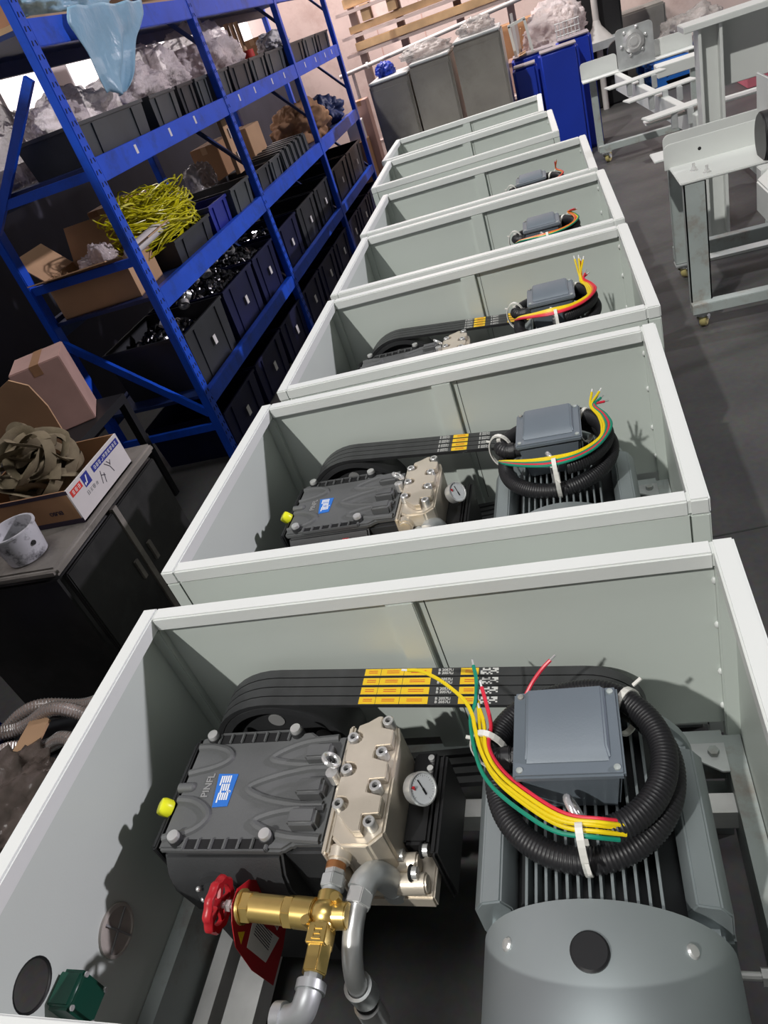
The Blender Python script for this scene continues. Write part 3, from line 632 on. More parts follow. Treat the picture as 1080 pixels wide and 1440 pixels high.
def belts(k):
    for i in range(4):
        y = 0.288 + 0.026 * i
        o = bpy.data.objects.new('drive_belt', BSH); C.objects.link(o)
        tag(o, 'black drive belt, ' + ['the one beside the crankcase', 'second out from the crankcase', 'third out from the crankcase', 'the one beside the back panel'][i] + [', on the brass valve pump', ', on the valveless pump', ', on the two-hole pulley'][k], 'belt', ['belts of the nearest pump', 'belts of the second pump', 'belts of the third pump'][k])
        place(o, k, (0, y, 0))
        if k not in SHARED:
            SHARED[k] = []
            for kind, a, b in LAYOUT[k]:
                if kind == 'y':
                    SHARED[k].append(('print_panel', strip(a, b, -0.0095, 0.0095, 0.0003).mesh('print_panel', 'printyellow')))
                    m = MB()
                    for q in (-0.002, 0.003): m.add(strip(a + 0.25 * (b - a), b - 0.2 * (b - a), q - 0.0008, q + 0.0008, 0.0007).v, [(0, 1, 2, 3), (4, 5, 6, 7)])
                    SHARED[k].append(('print_line', m.mesh('print_line', 'inkred')))
                elif kind == 'c':
                    m = MB(); rnd = random.Random(3)
                    for u in range(9):
                        for w_ in range(5):
                            if rnd.random() < 0.6:
                                x = a + (b - a) * u / 9; yy = -0.009 + 0.0036 * w_; m.add(strip(x, x + (b - a) / 9, yy, yy + 0.0036, 0.0004).v, [(0, 1, 2, 3), (4, 5, 6, 7)])
                    SHARED[k].append(('print_code', m.mesh('print_code', 'printwhite')))
                else:
                    for q in (-0.0045, 0.0045):
                        tx = text('B 2057Li', 0.0095, on_belt((a + b) / 2) + Vector((0, q, 0)) + BU * 0.0004, BD, (0, 1, 0), 'printwhite', depth=0.0001, bold=0.0002)
                        SHARED[k].append(('belt_lettering', tx.data)); bpy.data.objects.remove(tx)
        for nm, me in SHARED[k]:
            c = bpy.data.objects.new(nm, me); C.objects.link(c); c.parent = o
for k in range(3): belts(k)

# ================================================================== MOTOR
MX, MZ = 0.333, 0.402
def motor(label):
    B = Vector((MX, 0.05, 0.20)); off = -B
    t = thing('electric_motor', label, 'motor', B, 0, 'electric motors in the enclosures')
    MB().cyl((MX, -0.145, MZ), (MX, 0.225, MZ), 0.150, n=40).build('stator_body', 'castdark', t, True, off=off)
    fn = MB()
    for i in range(13):
        x = MX - 0.102 + 0.017 * i; zt = MZ + math.sqrt(max(0.0001, 0.190 ** 2 - (x - MX) ** 2)); fn.b2(x - 0.0022, x + 0.0022, -0.142, 0.215, MZ + 0.09, zt)
    for s in (-1, 1):
        for i in range(7):
            z = MZ - 0.085 + 0.024 * i; xo = math.sqrt(0.188 ** 2 - (z - MZ) ** 2); x0, x1 = sorted((MX + s * 0.10, MX + s * xo)); fn.b2(x0, x1, -0.142, 0.215, z - 0.0022, z + 0.0022)
    fn.build('cooling_fin', 'motorgrey', t, off=off)
    for s in (-1, 1):
        MB().prism([(s * 0.135, 0.02), (s * 0.200, 0.02), (s * 0.200, 0.10), (s * 0.185, 0.125), (s * 0.150, 0.135), (s * 0.135, 0.11)], (MX, -0.115, MZ), (1, 0, 0), (0, 0, 1), -0.28).build('side_block', 'motorgrey', t, bevel=0.003, off=off)
        x0, x1 = sorted((MX + s * 0.13, MX + s * 0.205)); MB().b2(x0, x1, -0.12, 0.18, 0.20, 0.24).b2(x0, x1, -0.09, 0.15, 0.24, 0.36).build('foot', 'motorgrey', t, bevel=0.004, off=off)
        MB().b2(MX + s * 0.17 - 0.04, MX + s * 0.17 + 0.04, -0.33, 0.33, 0.155, 0.20).build('slide_rail', 'legsteel', t, bevel=0.002, off=off)
    MB().lathe([(0.175, 0.215), (0.192, 0.222), (0.192, 0.240), (0.10, 0.262), (0.05, 0.268)], (MX, 0, MZ), (0, 1, 0), 40).build('end_shield', 'motorgrey', t, True, off=off)
    cw = MB().lathe([(0.194, -0.138), (0.199, -0.138), (0.199, -0.335), (0.193, -0.352), (0.178, -0.364), (0.06, -0.372)], (MX, 0, MZ), (0, 1, 0), 72).build('fan_cowl', 'cowlsheet', t, True, off=off)
    MB().lathe([(0.028, 0), (0.028, 0.004), (0.025, 0.0065), (0.005, 0.0065)], (MX - 0.004, -0.212, MZ + 0.198), (0, 0, 1), 32).build('rubber_plug', 'rubber', cw, True)
    for a in (48, 132):
        d = Vector((math.cos(math.radians(a)), 0, math.sin(math.radians(a)))); p = Vector((MX, -0.185, MZ)) + d * 0.199
        MB().lathe([(0.0105, 0), (0.0105, 0.002), (0.008, 0.0045), (0.003, 0.005)], p, d, 16).build('cowl_screw', 'steel', cw, True)
    ab = MB().cyl((0.535, -0.125, 0.325), (0.566, -0.125, 0.325), 0.007, n=10).cyl((0.566, -0.125, 0.325), (0.580, -0.125, 0.325), 0.0145, n=6).build('adjusting_bolt', 'steel', t, off=off)
    # shaft pulley
    MB().lathe([(0.045, 0.278), (0.110, 0.278), (0.110, 0.376), (0.045, 0.376)], (MX, 0, MZ), (0, 1, 0), 36).build('pulley', 'castdark', t, True, off=off)
    MB().cyl((MX, 0.26, MZ), (MX, 0.385, MZ), 0.024, n=20).build('shaft', 'steel', t, True, off=off)
    # terminal box
    x0, x1, y0, y1 = 0.2345, 0.4105, 0.000, 0.171
    bx = MB()
    def ring(e, z): return [(x0 + e, y0 + e, z), (x1 - e, y0 + e, z), (x1 - e, y1 - e, z), (x0 + e, y1 - e, z)]
    bx.add(ring(0.020, 0.585) + ring(0.006, 0.690), [(3, 2, 1, 0), (4, 5, 6, 7)] + [(i, (i + 1) % 4, 4 + (i + 1) % 4, 4 + i) for i in range(4)])
    tb = bx.build('terminal_box', 'boxgrey', t, bevel=0.005, off=off)
    ld = MB(); q = [ring(0.0, 0.690), ring(0.0, 0.705)]
    ld.add(q[0] + q[1], [(3, 2, 1, 0), (4, 5, 6, 7)] + [(i, (i + 1) % 4, 4 + (i + 1) % 4, 4 + i) for i in range(4)])
    l0 = ld.build('lid', 'boxgrey', tb, bevel=0.004)
    l1 = MB().add([(0.254, 0.022, 0.7045), (0.391, 0.022, 0.7045), (0.391, 0.168, 0.7045), (0.254, 0.168, 0.7045),
                   (0.259, 0.045, 0.719), (0.386, 0.045, 0.719), (0.386, 0.163, 0.719), (0.259, 0.163, 0.719)],
                  [(3, 2, 1, 0), (4, 5, 6, 7)] + [(i, (i + 1) % 4, 4 + (i + 1) % 4, 4 + i) for i in range(4)]).build('lid_boss', 'boxgrey', tb, bevel=0.003)
    for x, y in ((x0 + 0.012, y0 + 0.012), (x1 - 0.012, y0 + 0.012), (x1 - 0.012, y1 - 0.012), (x0 + 0.012, y1 - 0.012)):
        MB().lathe([(0.0055, 0), (0.0055, 0.003), (0.003, 0.0045)], (x, y, 0.705), (0, 0, 1), 12).build('lid_screw', 'legsteel', tb, True)
    gl = MB().cyl((0.238, 0.072, 0.650), (0.222, 0.072, 0.650), 0.021, n=8).cyl((0.222, 0.072, 0.650), (0.204, 0.072, 0.650), 0.024, n=10).build('cable_gland', 'rubber', tb, bevel=0.002)
    # lifting eye in front of the box
    MB().torus((0.326, -0.036, 0.668), (0.75, 0.3, 0.25), 0.022, 0.006, 24, 10).cyl((0.326, -0.036, 0.59), (0.326, -0.036, 0.650), 0.010, n=14).build('lifting_eye', 'chrome', t, True, off=off)
    return t
MOTOR_LABELS = ['blue-grey electric motor with black plug on its fan cowl, beside the brass valve pump',
                'blue-grey finned motor next to the pump without brass valve, cowl cut by the rim',
                'blue-grey motor showing only terminal box and coil, beside the two-hole pulley',
                'blue-grey motor with just its lid showing above orange and green wires',
                'blue-grey motor whose lid edge barely clears the rim']
MBASE = (MX, 0.05, 0.20)
m0 = motor(MOTOR_LABELS[0]); MOT = [m0]
for k in range(1, 5):
    q = copy_tree(m0); q['label'] = MOTOR_LABELS[k]; MOT.append(q)
for k, q in enumerate(MOT): place(q, k, (MBASE[0] + (0.0, 0.0, 0.0, -0.01, -0.02)[k], MBASE[1], MBASE[2] + (0, 0, 0, 0, 0.0)[k]))

# ---- corrugated conduit coil, wires, ties
def coil_path():
    pts = [Vector((0.214, 0.072, 0.650)), Vector((0.196, 0.074, 0.652)), Vector((0.182, 0.088, 0.655))]
    n = 60
    for i in range(n + 1):
        u = i / n; a = math.radians(165 - 600 * u)
        Rr = 0.146 + 0.006 * math.sin(a * 1.0 + 1) - (0.008 if u > 0.65 else 0) * min(1, (u - 0.65) * 6 if u > 0.65 else 0)
        z = 0.655 - 0.055 * min(1, u / 0.42) if u < 0.55 else 0.600 + 0.062 * min(1, (u - 0.55) / 0.22)
        pts.append(Vector((0.327 + Rr * math.cos(a), 0.062 + Rr * math.sin(a), z)))
    return pts
def corrugate(path, r=0.0215, pitch=0.0062, n=14):
    P = bezier(path, 4); L = [0]
    for a, b in zip(P, P[1:]): L.append(L[-1] + (b - a).length)
    tot = L[-1]; m = int(tot / (pitch / 3)); out = []; j = 0
    for i in range(m + 1):
        s = tot * i / m
        while j < len(L) - 2 and L[j + 1] < s: j += 1
        f = (s - L[j]) / max(1e-9, L[j + 1] - L[j]); out.append(P[j].lerp(P[j + 1], f))
    return MB().tube(out, lambda i: r if i % 3 else r * 0.90, n)
COND = corrugate(coil_path()).mesh('conduit', 'rubber', False)
for p in COND.polygons: p.use_smooth = True
def tie_ring(mb, c, ax, rx, rz, w_=0.0055):
    c = Vector(c); x, y, z = frame(ax); n = 24; P = []
    for i in range(n):
        a = 2 * PI * i / n; d = x * rx * math.cos(a) + y * rz * math.sin(a)
        for r, h in ((1.0, -w_), (1.09, -w_), (1.09, w_), (1.0, w_)): P.append(c + d * r + z * h)
    mb.add(P, [(i * 4 + j, i * 4 + (j + 1) % 4, ((i + 1) % n) * 4 + (j + 1) % 4, ((i + 1) % n) * 4 + j) for i in range(n) for j in range(4)])
CB = Vector((0.327, 0.062, 0.58))
def coil(label, wires, k, tipz=0.0):
    t = thing('cable_coil', label, 'cable', CB, 0, 'conduit coils around the terminal boxes')
    c = bpy.data.objects.new('conduit', COND); C.objects.link(c); c.parent = t; c.location = -CB
    for m_, pts in wires:
        path = bezier(pts, 7)
        wr = MB().tube(path, 0.0036, 8).build('wire', m_, t, True, off=-CB)
        e = path[-1]; d = (path[-1] - path[-2]).normalized(); MB().cyl(e, e + d * 0.013, 0.0022, n=6).build('bare_end', 'white' if m_ == 'wireyellow' else 'steel', wr, True)
    for cpt, ax, tail in (((0.334, -0.083, 0.640), (1, 0.05, 0), ((0.338, -0.115, 0.655), (0.342, -0.132, 0.660))), ((0.180, 0.098, 0.640), (0.25, 1, 0), ((0.155, 0.104, 0.672), (0.143, 0.105, 0.675))), ((0.420, 0.172, 0.632), (0.72, -0.6, 0), ((0.437, 0.190, 0.680), (0.452, 0.196, 0.690)))):
        m = MB(); tie_ring(m, cpt, ax, 0.028 if cpt[1] < 0 else 0.033, 0.056 if cpt[1] < 0 else 0.050)
        m.box(Vector(cpt) + Vector((0, -0.003, 0.050 if cpt[1] < 0 else 0.038)), (0.011, 0.010, 0.008)); m.bar(tail[0], tail[1], 0.006, 0.003)
        m.build('cable_tie', 'tie', t, off=-CB)
    place(t, k, CB); return t
W0 = []
base = [(0.395, -0.068, 0.672), (0.355, -0.073, 0.690), (0.309, -0.067, 0.692), (0.266, -0.042, 0.692), (0.208, 0.009, 0.691), (0.178, 0.060, 0.690)]
def shiftp(P, dx, dy, dz): return [(x + dx, y + dy, z + dz) for x, y, z in P]
W0.append(('wireyellow', base + [(0.163, 0.110, 0.690), (0.156, 0.140, 0.692), (0.138, 0.172, 0.697), (0.092, 0.216, 0.700), (0.048, 0.244, 0.700), (0.020, 0.251, 0.698)]))
W0.append(('wiregreen', shiftp(base, -0.006, -0.016, -0.004) + [(0.152, 0.130, 0.684), (0.160, 0.170, 0.690), (0.160, 0.215, 0.696), (0.154, 0.245, 0.702)]))
W0.append(('wireyellow', shiftp(base, 0.004, -0.008, -0.004) + [(0.170, 0.115, 0.682), (0.166, 0.150, 0.682), (0.163, 0.175, 0.684)]))
W0.append(('wirered', shiftp(base, 0.012, 0.010, -0.002) + [(0.190, 0.120, 0.684), (0.180, 0.165, 0.690), (0.172, 0.195, 0.698)]))
W0.append(('wireyellow', shiftp(base, 0.008, 0.003, 0.001) + [(0.178, 0.120, 0.686), (0.168, 0.155, 0.686)]))
W0.append(('wirered', [(0.245, 0.205, 0.655), (0.262, 0.222, 0.672), (0.283, 0.236, 0.690), (0.299, 0.245, 0.700)]))
coil('black corrugated conduit coil round the terminal box, wires running left over the belts', W0, 0)
def W_right(cols, tips):
    out = []
    for i, (m_, tp) in enumerate(zip(cols, tips)):
        d = 0.0075 * i
        out.append((m_, [(0.180, 0.020, 0.655), (0.205, -0.030 + d * .5, 0.675), (0.260, -0.072 + d * .9, 0.686), (0.325, -0.090 + d, 0.688 + d * .15), (0.395, -0.078 + d, 0.690), (0.450, -0.034 + d, 0.690), (0.486 - d * .8, 0.045, 0.690), (0.478 - d * .7, 0.110, 0.690), (0.452 - d * .4, 0.160, 0.698), tp]))
    return out
W1 = W_right(['wiregreen', 'wirered', 'wiregreen', 'wireyellow', 'wireyellow'], [(0.470, 0.190, 0.700), (0.478, 0.180, 0.692), (0.462, 0.200, 0.705), (0.468, 0.205, 0.712), (0.448, 0.208, 0.712)])
coil('black corrugated conduit coil with green wires along its front, beside the valveless pump', W1, 1)
W2 = W_right(['wirered', 'wirered', 'wireorange', 'wireyellow', 'wireyellow', 'wireyellow'], [(0.46, 0.17, 0.715), (0.465, 0.175, 0.705), (0.45, 0.21, 0.75), (0.445, 0.20, 0.765), (0.43, 0.205, 0.765), (0.46, 0.205, 0.755)])
coil('black corrugated conduit coil with red wires and upright yellow tips', W2, 2)
W3 = W_right(['wiregreen', 'wireyellow', 'wirered', 'wireorange'], [(0.47, 0.12, 0.71), (0.48, 0.11, 0.715), (0.475, 0.10, 0.72), (0.48, 0.10, 0.715)])
coil('cable coil with orange and green wires just above the rim', W3, 3)
W4 = W_right(['wirered', 'wireorange'], [(0.45, 0.14, 0.74), (0.46, 0.13, 0.745)])
coil('cable coil with only red wire tips above the rim', W4, 4)

# ================================================================== WALLS
from mathutils import noise as mnoise
# left wall with a row of bright windows seen through the rack
WX = -3.3
wl = MB().b2(WX - 0.2, WX, -5.0, 11.6, 0.0, 1.62).build('wall_left', 'wallshade'); struct(wl)
MB().b2(WX - 0.2, WX, -5.0, 11.6, 2.35, 5.2).build('wall_upper', 'wallwhite', wl)  # unseen upper wall, height chosen to block the front light at left
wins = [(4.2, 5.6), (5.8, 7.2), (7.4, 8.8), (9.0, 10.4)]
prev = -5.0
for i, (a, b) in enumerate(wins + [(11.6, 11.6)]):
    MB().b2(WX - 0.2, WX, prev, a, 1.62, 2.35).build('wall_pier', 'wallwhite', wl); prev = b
for i, (a, b) in enumerate(wins):
    wn = bpy.data.objects.new('window_%d' % (i + 1), None); C.objects.link(wn); wn.location = (WX, (a + b) / 2, 1.62); struct(wn); off = -wn.location
    MB().b2(WX - 0.05, WX - 0.01, a, a + 0.04, 1.62, 2.35).build('window_frame', 'pipe', wn, off=off)
    MB().b2(WX - 0.05, WX - 0.01, b - 0.04, b, 1.62, 2.35).build('window_frame', 'pipe', wn, off=off)
    MB().b2(WX - 0.05, WX - 0.01, a, b, 1.62, 1.66).build('window_frame', 'pipe', wn, off=off)
    MB().b2(WX - 0.05, WX - 0.01, a, b, 2.31, 2.35).build('window_frame', 'pipe', wn, off=off)
    mid = (a + b) / 2
    MB().b2(WX - 0.045, WX - 0.015, mid - 0.02, mid + 0.02, 1.66, 2.31).build('window_mullion', 'pipe', wn, off=off)
    for c0, c1 in ((a + 0.04, mid - 0.02), (mid + 0.02, b - 0.04)):
        MB().b2(WX - 0.035, WX - 0.030, c0, c1, 1.66, 2.31).build('pane', 'windowlight', wn, off=off)
wb = MB().b2(WX - 0.2, 8.0, 11.6, 11.8, 0.0, 4.6).build('wall_back', 'wallpink'); struct(wb)
for x in (-2.62, -2.0, -1.38): MB().b2(x - 0.006, x + 0.006, 11.594, 11.6, 0, 3.2).build('panel_joint', 'cardpink', wb)

# ================================================================== RACK
RX, RB_ = -1.9, -2.57
RY = [3.2, 5.0, 6.8, 8.55]
LV = [0.40, 0.95, 1.555, 2.085]
rk = thing('storage_rack', 'tall blue steel storage rack with perforated uprights beside the enclosures', 'rack', ((RX + RB_) / 2, RY[0], 0))
off = -rk.location
for yi, y in enumerate(RY):
    for s, x in ((1, RX - 0.0225), (-1, RB_ + 0.0225)):
        u = MB().b2(x - 0.0225, x + 0.0225, y - 0.032, y + 0.032, 0.0, 2.75).build('upright', 'rackblue', rk, bevel=0.004, off=off)
        if s == 1 and yi < 2:
            sl = MB()
            for k in range(52):
                z = 0.10 + 0.05 * k
                for d in (-0.014, 0.014): sl.box((RX + 0.0004, y + d, z), (0.0012, 0.007, 0.019), R(16 if d > 0 else -16, 0, 0))
            so = sl.build('slot_row', 'slot', u); so['kind'] = 'stuff'
    if yi > 0:
        for z0, z1 in ((0.4, 1.1), (1.2, 1.9), (1.9, 2.6)): MB().bar((RX - 0.03, y, z0), (RB_ + 0.03, y, z1), 0.03, 0.02).build('brace', 'rackdark', rk, off=off)
y = RY[0]
for z in (1.55, 1.16, 0.25): MB().bar((RX - 0.04, y - 0.01, z), (RB_ + 0.03, y - 0.01, z), 0.022, 0.04).build('brace', 'rackblue', rk, off=off)
MB().bar((RX - 0.04, y - 0.012, 0.33), (RB_ + 0.03, y - 0.012, 0.88), 0.022, 0.04).build('brace', 'rackblue', rk, off=off)
MB().bar((RX - 0.09, y - 0.012, 1.95), (RB_ + 0.03, y - 0.012, 1.45), 0.022, 0.04).build('brace', 'rackblue', rk, off=off)
for b in range(3):
    y0, y1 = RY[b] + 0.032, RY[b + 1] - 0.032
    for lv, z in enumerate(LV):
        h = 0.10 if lv else 0.08
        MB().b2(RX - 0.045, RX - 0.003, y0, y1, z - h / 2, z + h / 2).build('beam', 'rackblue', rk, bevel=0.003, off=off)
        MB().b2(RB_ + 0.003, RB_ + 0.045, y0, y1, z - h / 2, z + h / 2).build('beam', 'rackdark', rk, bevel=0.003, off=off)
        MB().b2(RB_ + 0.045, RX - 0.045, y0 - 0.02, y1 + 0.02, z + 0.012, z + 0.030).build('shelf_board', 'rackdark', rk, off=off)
# small white stickers on the middle beam
k = 0
for y in (3.62, 4.05, 4.42, 5.25, 5.6, 6.05, 6.4, 7.1, 7.5, 7.9, 8.2):
    st = MB().b2(RX - 0.003, RX - 0.002, y - 0.012, y + 0.012, 1.545, 1.585).build('beam_sticker', 'paper', rk, off=off)

# ---------------------------------------------------------------- shelf contents
def blob(name, c, sc, seed, m, label, cat, group=None, amp=0.35, freq=2.2, sub=5):
    bm = bmesh.new(); bmesh.ops.create_icosphere(bm, subdivisions=sub, radius=1.0)
    o3 = Vector((seed * 7.13, seed * 3.7, seed * 1.9))
    for v in bm.verts:
        n = v.co.normalized()
        d = mnoise.noise(n * freq + o3) * amp + abs(mnoise.noise(n * freq * 2.7 + o3)) * amp * 0.7 + (0.5 - abs(mnoise.noise(n * freq * 6 + o3))) * amp * 0.35
        p = n * (1 + d); p.z = max(p.z, -0.55); v.co = Vector((p.x * sc[0], p.y * sc[1], p.z * sc[2] + 0.55 * sc[2]))
    me = bpy.data.meshes.new(name); bm.to_mesh(me); bm.free(); me.materials.append(MATS[m])
    for p in me.polygons: p.use_smooth = True
    o = bpy.data.objects.new(name, me); C.objects.link(o); o.location = c
    return tag(o, label, cat, group)
def tray(name, c, size, rz, m, label, cat, group=None, th=0.006, taper=0.06, ribs=True, card=None):
    """open plastic bin: base at c, tapered walls, rim lip, ribs on the ends and a label slot"""
    t = thing(name, label, cat, c, rz, group)
    L_, W_, H_ = size; a = taper
    def loop(k, z, e): return [(-L_ / 2 * k + e, -W_ / 2 * k + e, z), (L_ / 2 * k - e, -W_ / 2 * k + e, z), (L_ / 2 * k - e, W_ / 2 * k - e, z), (-L_ / 2 * k + e, W_ / 2 * k - e, z)]
    loops = [loop(1 - a, 0, 0), loop(1, H_ - 0.015, 0), loop(1, H_ - 0.015, -0.007), loop(1, H_, -0.007), loop(1, H_, th), loop(1 - a, th, th)]
    P = sum(loops, []); F = [(3, 2, 1, 0), (20, 21, 22, 23)]
    for j in range(5):
        for i in range(4): F.append((j * 4 + i, j * 4 + (i + 1) % 4, (j + 1) * 4 + (i + 1) % 4, (j + 1) * 4 + i))
    MB().add(P, F).build('body', m, t)
    if ribs:
        for sx in (-1, 1):
            for q in (-0.3, 0.3):
                MB().bar((sx * (L_ / 2 * (1 - a) + 0.002), q * W_, 0.01), (sx * (L_ / 2 + 0.003), q * W_, H_ - 0.02), 0.010, 0.012, (0, 1, 0)).build('rib', m, t)
    if card: MB().box((L_ / 2 + 0.009, 0, H_ * 0.5), (0.002, card, card * 1.4)).build('label_card', 'paper', t)
    return t
def carton(name, c, size, rz, m, label, flaps=(60, 100, 40, 120), cat='box', group=None, th=0.005, fl_len=0.5):
    """open cardboard box: four walls, base, four flaps bent out by angles (deg from upright)"""
    t = thing(name, label, cat, c, rz, group); L_, W_, H_ = size
    MB().b2(-L_ / 2, L_ / 2, -W_ / 2, W_ / 2, 0, th).build('base', m, t)
    for s in (-1, 1):
        MB().box((s * (L_ / 2 - th / 2), 0, H_ / 2), (th, W_, H_)).build('wall', m, t)
        MB().box((0, s * (W_ / 2 - th / 2), H_ / 2), (L_ - 2 * th, th, H_)).build('wall', m, t)
    for i, a in enumerate(flaps):
        if a is None: continue
        a = math.radians(a); fl = W_ * fl_len
        if i < 2:
            s = 1 if i == 0 else -1; p0 = Vector((s * L_ / 2, 0, H_)); d = Vector((s * math.sin(a), 0, math.cos(a))); o_ = Vector((0, W_ * 0.48, 0))
        else:
            s = 1 if i == 2 else -1; p0 = Vector((0, s * W_ / 2, H_)); d = Vector((0, s * math.sin(a), math.cos(a))); o_ = Vector((L_ * 0.48, 0, 0))
        n = d.cross(o_).normalized() * th / 2; p1 = p0 + d * fl
        P = [p0 - o_ - n, p0 + o_ - n, p1 + o_ - n, p1 - o_ - n, p0 - o_ + n, p0 + o_ + n, p1 + o_ + n, p1 - o_ + n]
        MB().add(P, [(3, 2, 1, 0), (4, 5, 6, 7)] + [(j, (j + 1) % 4, 4 + (j + 1) % 4, 4 + j) for j in range(4)]).build('flap', m, t)
    return t

S2, S1, S0, S3 = LV[2] + 0.031, LV[1] + 0.031, LV[0] + 0.031, LV[3] + 0.031
# middle shelf: row of grey bins along the front edge, plastic film piled above
for i, (y0, y1, m, lb) in enumerate([(3.27, 3.98, 'bingrey', 'long dark grey bin under the crumpled film, nearest the rack end frame'),
                                     (4.06, 4.42, 'bingrey', 'dark grey bin standing behind the middle beam stickers'), (4.45, 4.70, 'binblack', 'narrow black bin in front of the film heap'),
                                     (4.73, 4.94, 'bingrey', 'small grey bin against the second rack upright'), (5.06, 5.34, 'bingrey', 'grey bin just past the second rack upright'),
                                     (5.37, 5.80, 'binblack', 'wide black bin beneath a clear plastic bag'), (5.83, 6.20, 'bingrey', 'grey bin between the black bin and the red tape roll'),
                                     (6.23, 6.74, 'bingrey', 'grey bin below the red tape roll'), (6.86, 7.4, 'binblack', 'black bin under the bright foil package'),
                                     (7.43, 7.9, 'bingrey', 'grey bin beside the foil package bin'), (7.93, 8.48, 'binblack', 'black bin against the last rack upright')]):
    tray('storage_bin', (-2.115, (y0 + y1) / 2, S2), (0.33, y1 - y0 - 0.020, 0.165), 0, m, lb, 'bin', 'bins on the middle rack shelf')
FW = 'clear film on the rack'
blob('plastic_film', (-2.14, 3.62, S2 + 0.10), (0.15, 0.28, 0.13), 3, 'plasticwrap', 'crumpled clear plastic film heaped in the long dark grey bin', 'plastic film', FW)
blob('plastic_film', (-2.14, 4.28, S2 + 0.12), (0.16, 0.28, 0.13), 5, 'plasticwrap', 'crumpled clear plastic film right below the hanging blue sheet', 'plastic film', FW)
blob('plastic_film', (-2.20, 4.76, S2 + 0.13), (0.18, 0.22, 0.17), 8, 'plasticwrap', 'tall heap of clear plastic film beside the second rack upright', 'plastic film', FW)
blob('plastic_film', (-2.2, 5.62, S2 + 0.12), (0.2, 0.38, 0.21), 12, 'plasticwrap', 'clear plastic bag bulging above the wide black bin', 'plastic bag', FW)
blob('plastic_film', (-2.43, 3.52, S2), (0.10, 0.22, 0.19), 14, 'plasticwrap', 'clear plastic bag with a yellow print behind the rack end frame', 'plastic bag', FW)
tp = thing('tape_roll', 'small red tape roll lying on the grey bins', 'tape', (-2.1, 6.30, S2 + 0.168)); MB().lathe([(0.03, 0), (0.055, 0), (0.055, 0.05), (0.03, 0.05)], (0, 0, 0), n=24, closed=True).build('roll', 'inkred', tp, True); MB().lathe([(0.026, 0), (0.030, 0), (0.030, 0.05), (0.026, 0.05)], (0, 0, 0), n=24, closed=True).build('core', 'cardlight', tp, True)
blob('foil_package', (-2.14, 7.15, S2 + 0.165), (0.12, 0.17, 0.08), 21, 'paper', 'bright crumpled foil package on a black bin', 'package')
# cartons stacked at the back of the middle shelf
def closed_box(name, c, size, rz, m, label, group=None, tape=True, cat='box'):
    t = thing(name, label, cat, c, rz, group); L_, W_, H_ = size
    MB().box((0, 0, H_ / 2), size).build('body', m, t, bevel=0.004)
    if tape: MB().b2(-0.022, 0.022, -W_ / 2 - 0.0008, W_ / 2 + 0.0008, H_ - 0.05, H_ + 0.0008).build('packing_tape', 'cardboard' if m != 'cardboard' else 'cardlight', t)
    return t
closed_box('carton', (-2.42, 6.30, S2), (0.20, 0.75, 0.37), 0, 'cardpink', 'tall pinkish carton standing behind the tape roll', 'cartons on the rack')
closed_box('carton', (-2.42, 7.75, S2), (0.20, 0.5, 0.30), 0, 'cardboard', 'brown carton at the back of the middle shelf end', 'cartons on the rack')
for i in range(3):
    o = MB().b2(-0.011, 0.011, -0.03, 0.03, 0, 0.45).build('wooden_lath', 'cardlight'); o.location = (-2.42, 6.98 + 0.13 * i, S2); tag(o, 'pale upright lath leaning in the rack behind the foil package', 'lath', 'laths behind the foil package')
# top shelf: foam-edged board, blue film bundle, carton, and a long blue sheet hanging down
o = MB().b2(-0.28, 0.30, -0.80, 0.80, 0, 0.03).build('foam_board', 'wood'); o.location = (-2.22, 4.1, S3); tag(o, 'pale yellow foam board lying along the top shelf', 'board')
blob('film_bundle', (-2.2, 3.95, S3 + 0.031), (0.20, 0.36, 0.14), 31, 'bluefilm', 'bundle of blue film lying on the foam board', 'plastic film')
closed_box('carton', (-2.25, 3.38, S3 + 0.031), (0.3, 0.15, 0.22), 0, 'cardboard', 'brown carton on the foam board of the top shelf', 'cartons on the rack')
closed_box('carton', (-2.2, 5.6, S3), (0.5, 1.0, 0.3), 0, 'cardlight', 'long pale carton on the top shelf of the second bay', 'cartons on the rack')
def hanging_sheet():
    nx, nz = 26, 26; P = []  # wide at the beam, narrowing to a blunt point
    for j in range(nz + 1):
        v = j / nz; half = 0.385 * (1 - max(0, v - 0.18) / 0.82 * 0.78); cy = 3.92 - 0.26 * v
        for i in range(nx + 1):
            u = i / nx * 2 - 1; y = cy + half * u; z = 2.15 - 0.33 * v - 0.03 * math.cos(u * 1.4) * v + 0.02 * mnoise.noise(Vector((u * 2, v * 3, 1)))
            x = RX + 0.012 + 0.020 * mnoise.noise(Vector((u * 3, v * 2, 4))) + 0.022 * math.sin(u * 5 + v * 3) * v + 0.012
            P.append((x, y, z))
    F = [(j * (nx + 1) + i, j * (nx + 1) + i + 1, (j + 1) * (nx + 1) + i + 1, (j + 1) * (nx + 1) + i) for j in range(nz) for i in range(nx)]
    me = bpy.data.meshes.new('hanging_sheet'); me.from_pydata(P, [], F); me.materials.append(MATS['bluefilm'])
    for p in me.polygons: p.use_smooth = True
    o = bpy.data.objects.new('hanging_film', me); C.objects.link(o); md = o.modifiers.new('thick', 'SOLIDIFY'); md.thickness = 0.002
    return recenter(tag(o, 'pale blue plastic sheet hanging over the top beam to a point', 'plastic film'))
hanging_sheet()

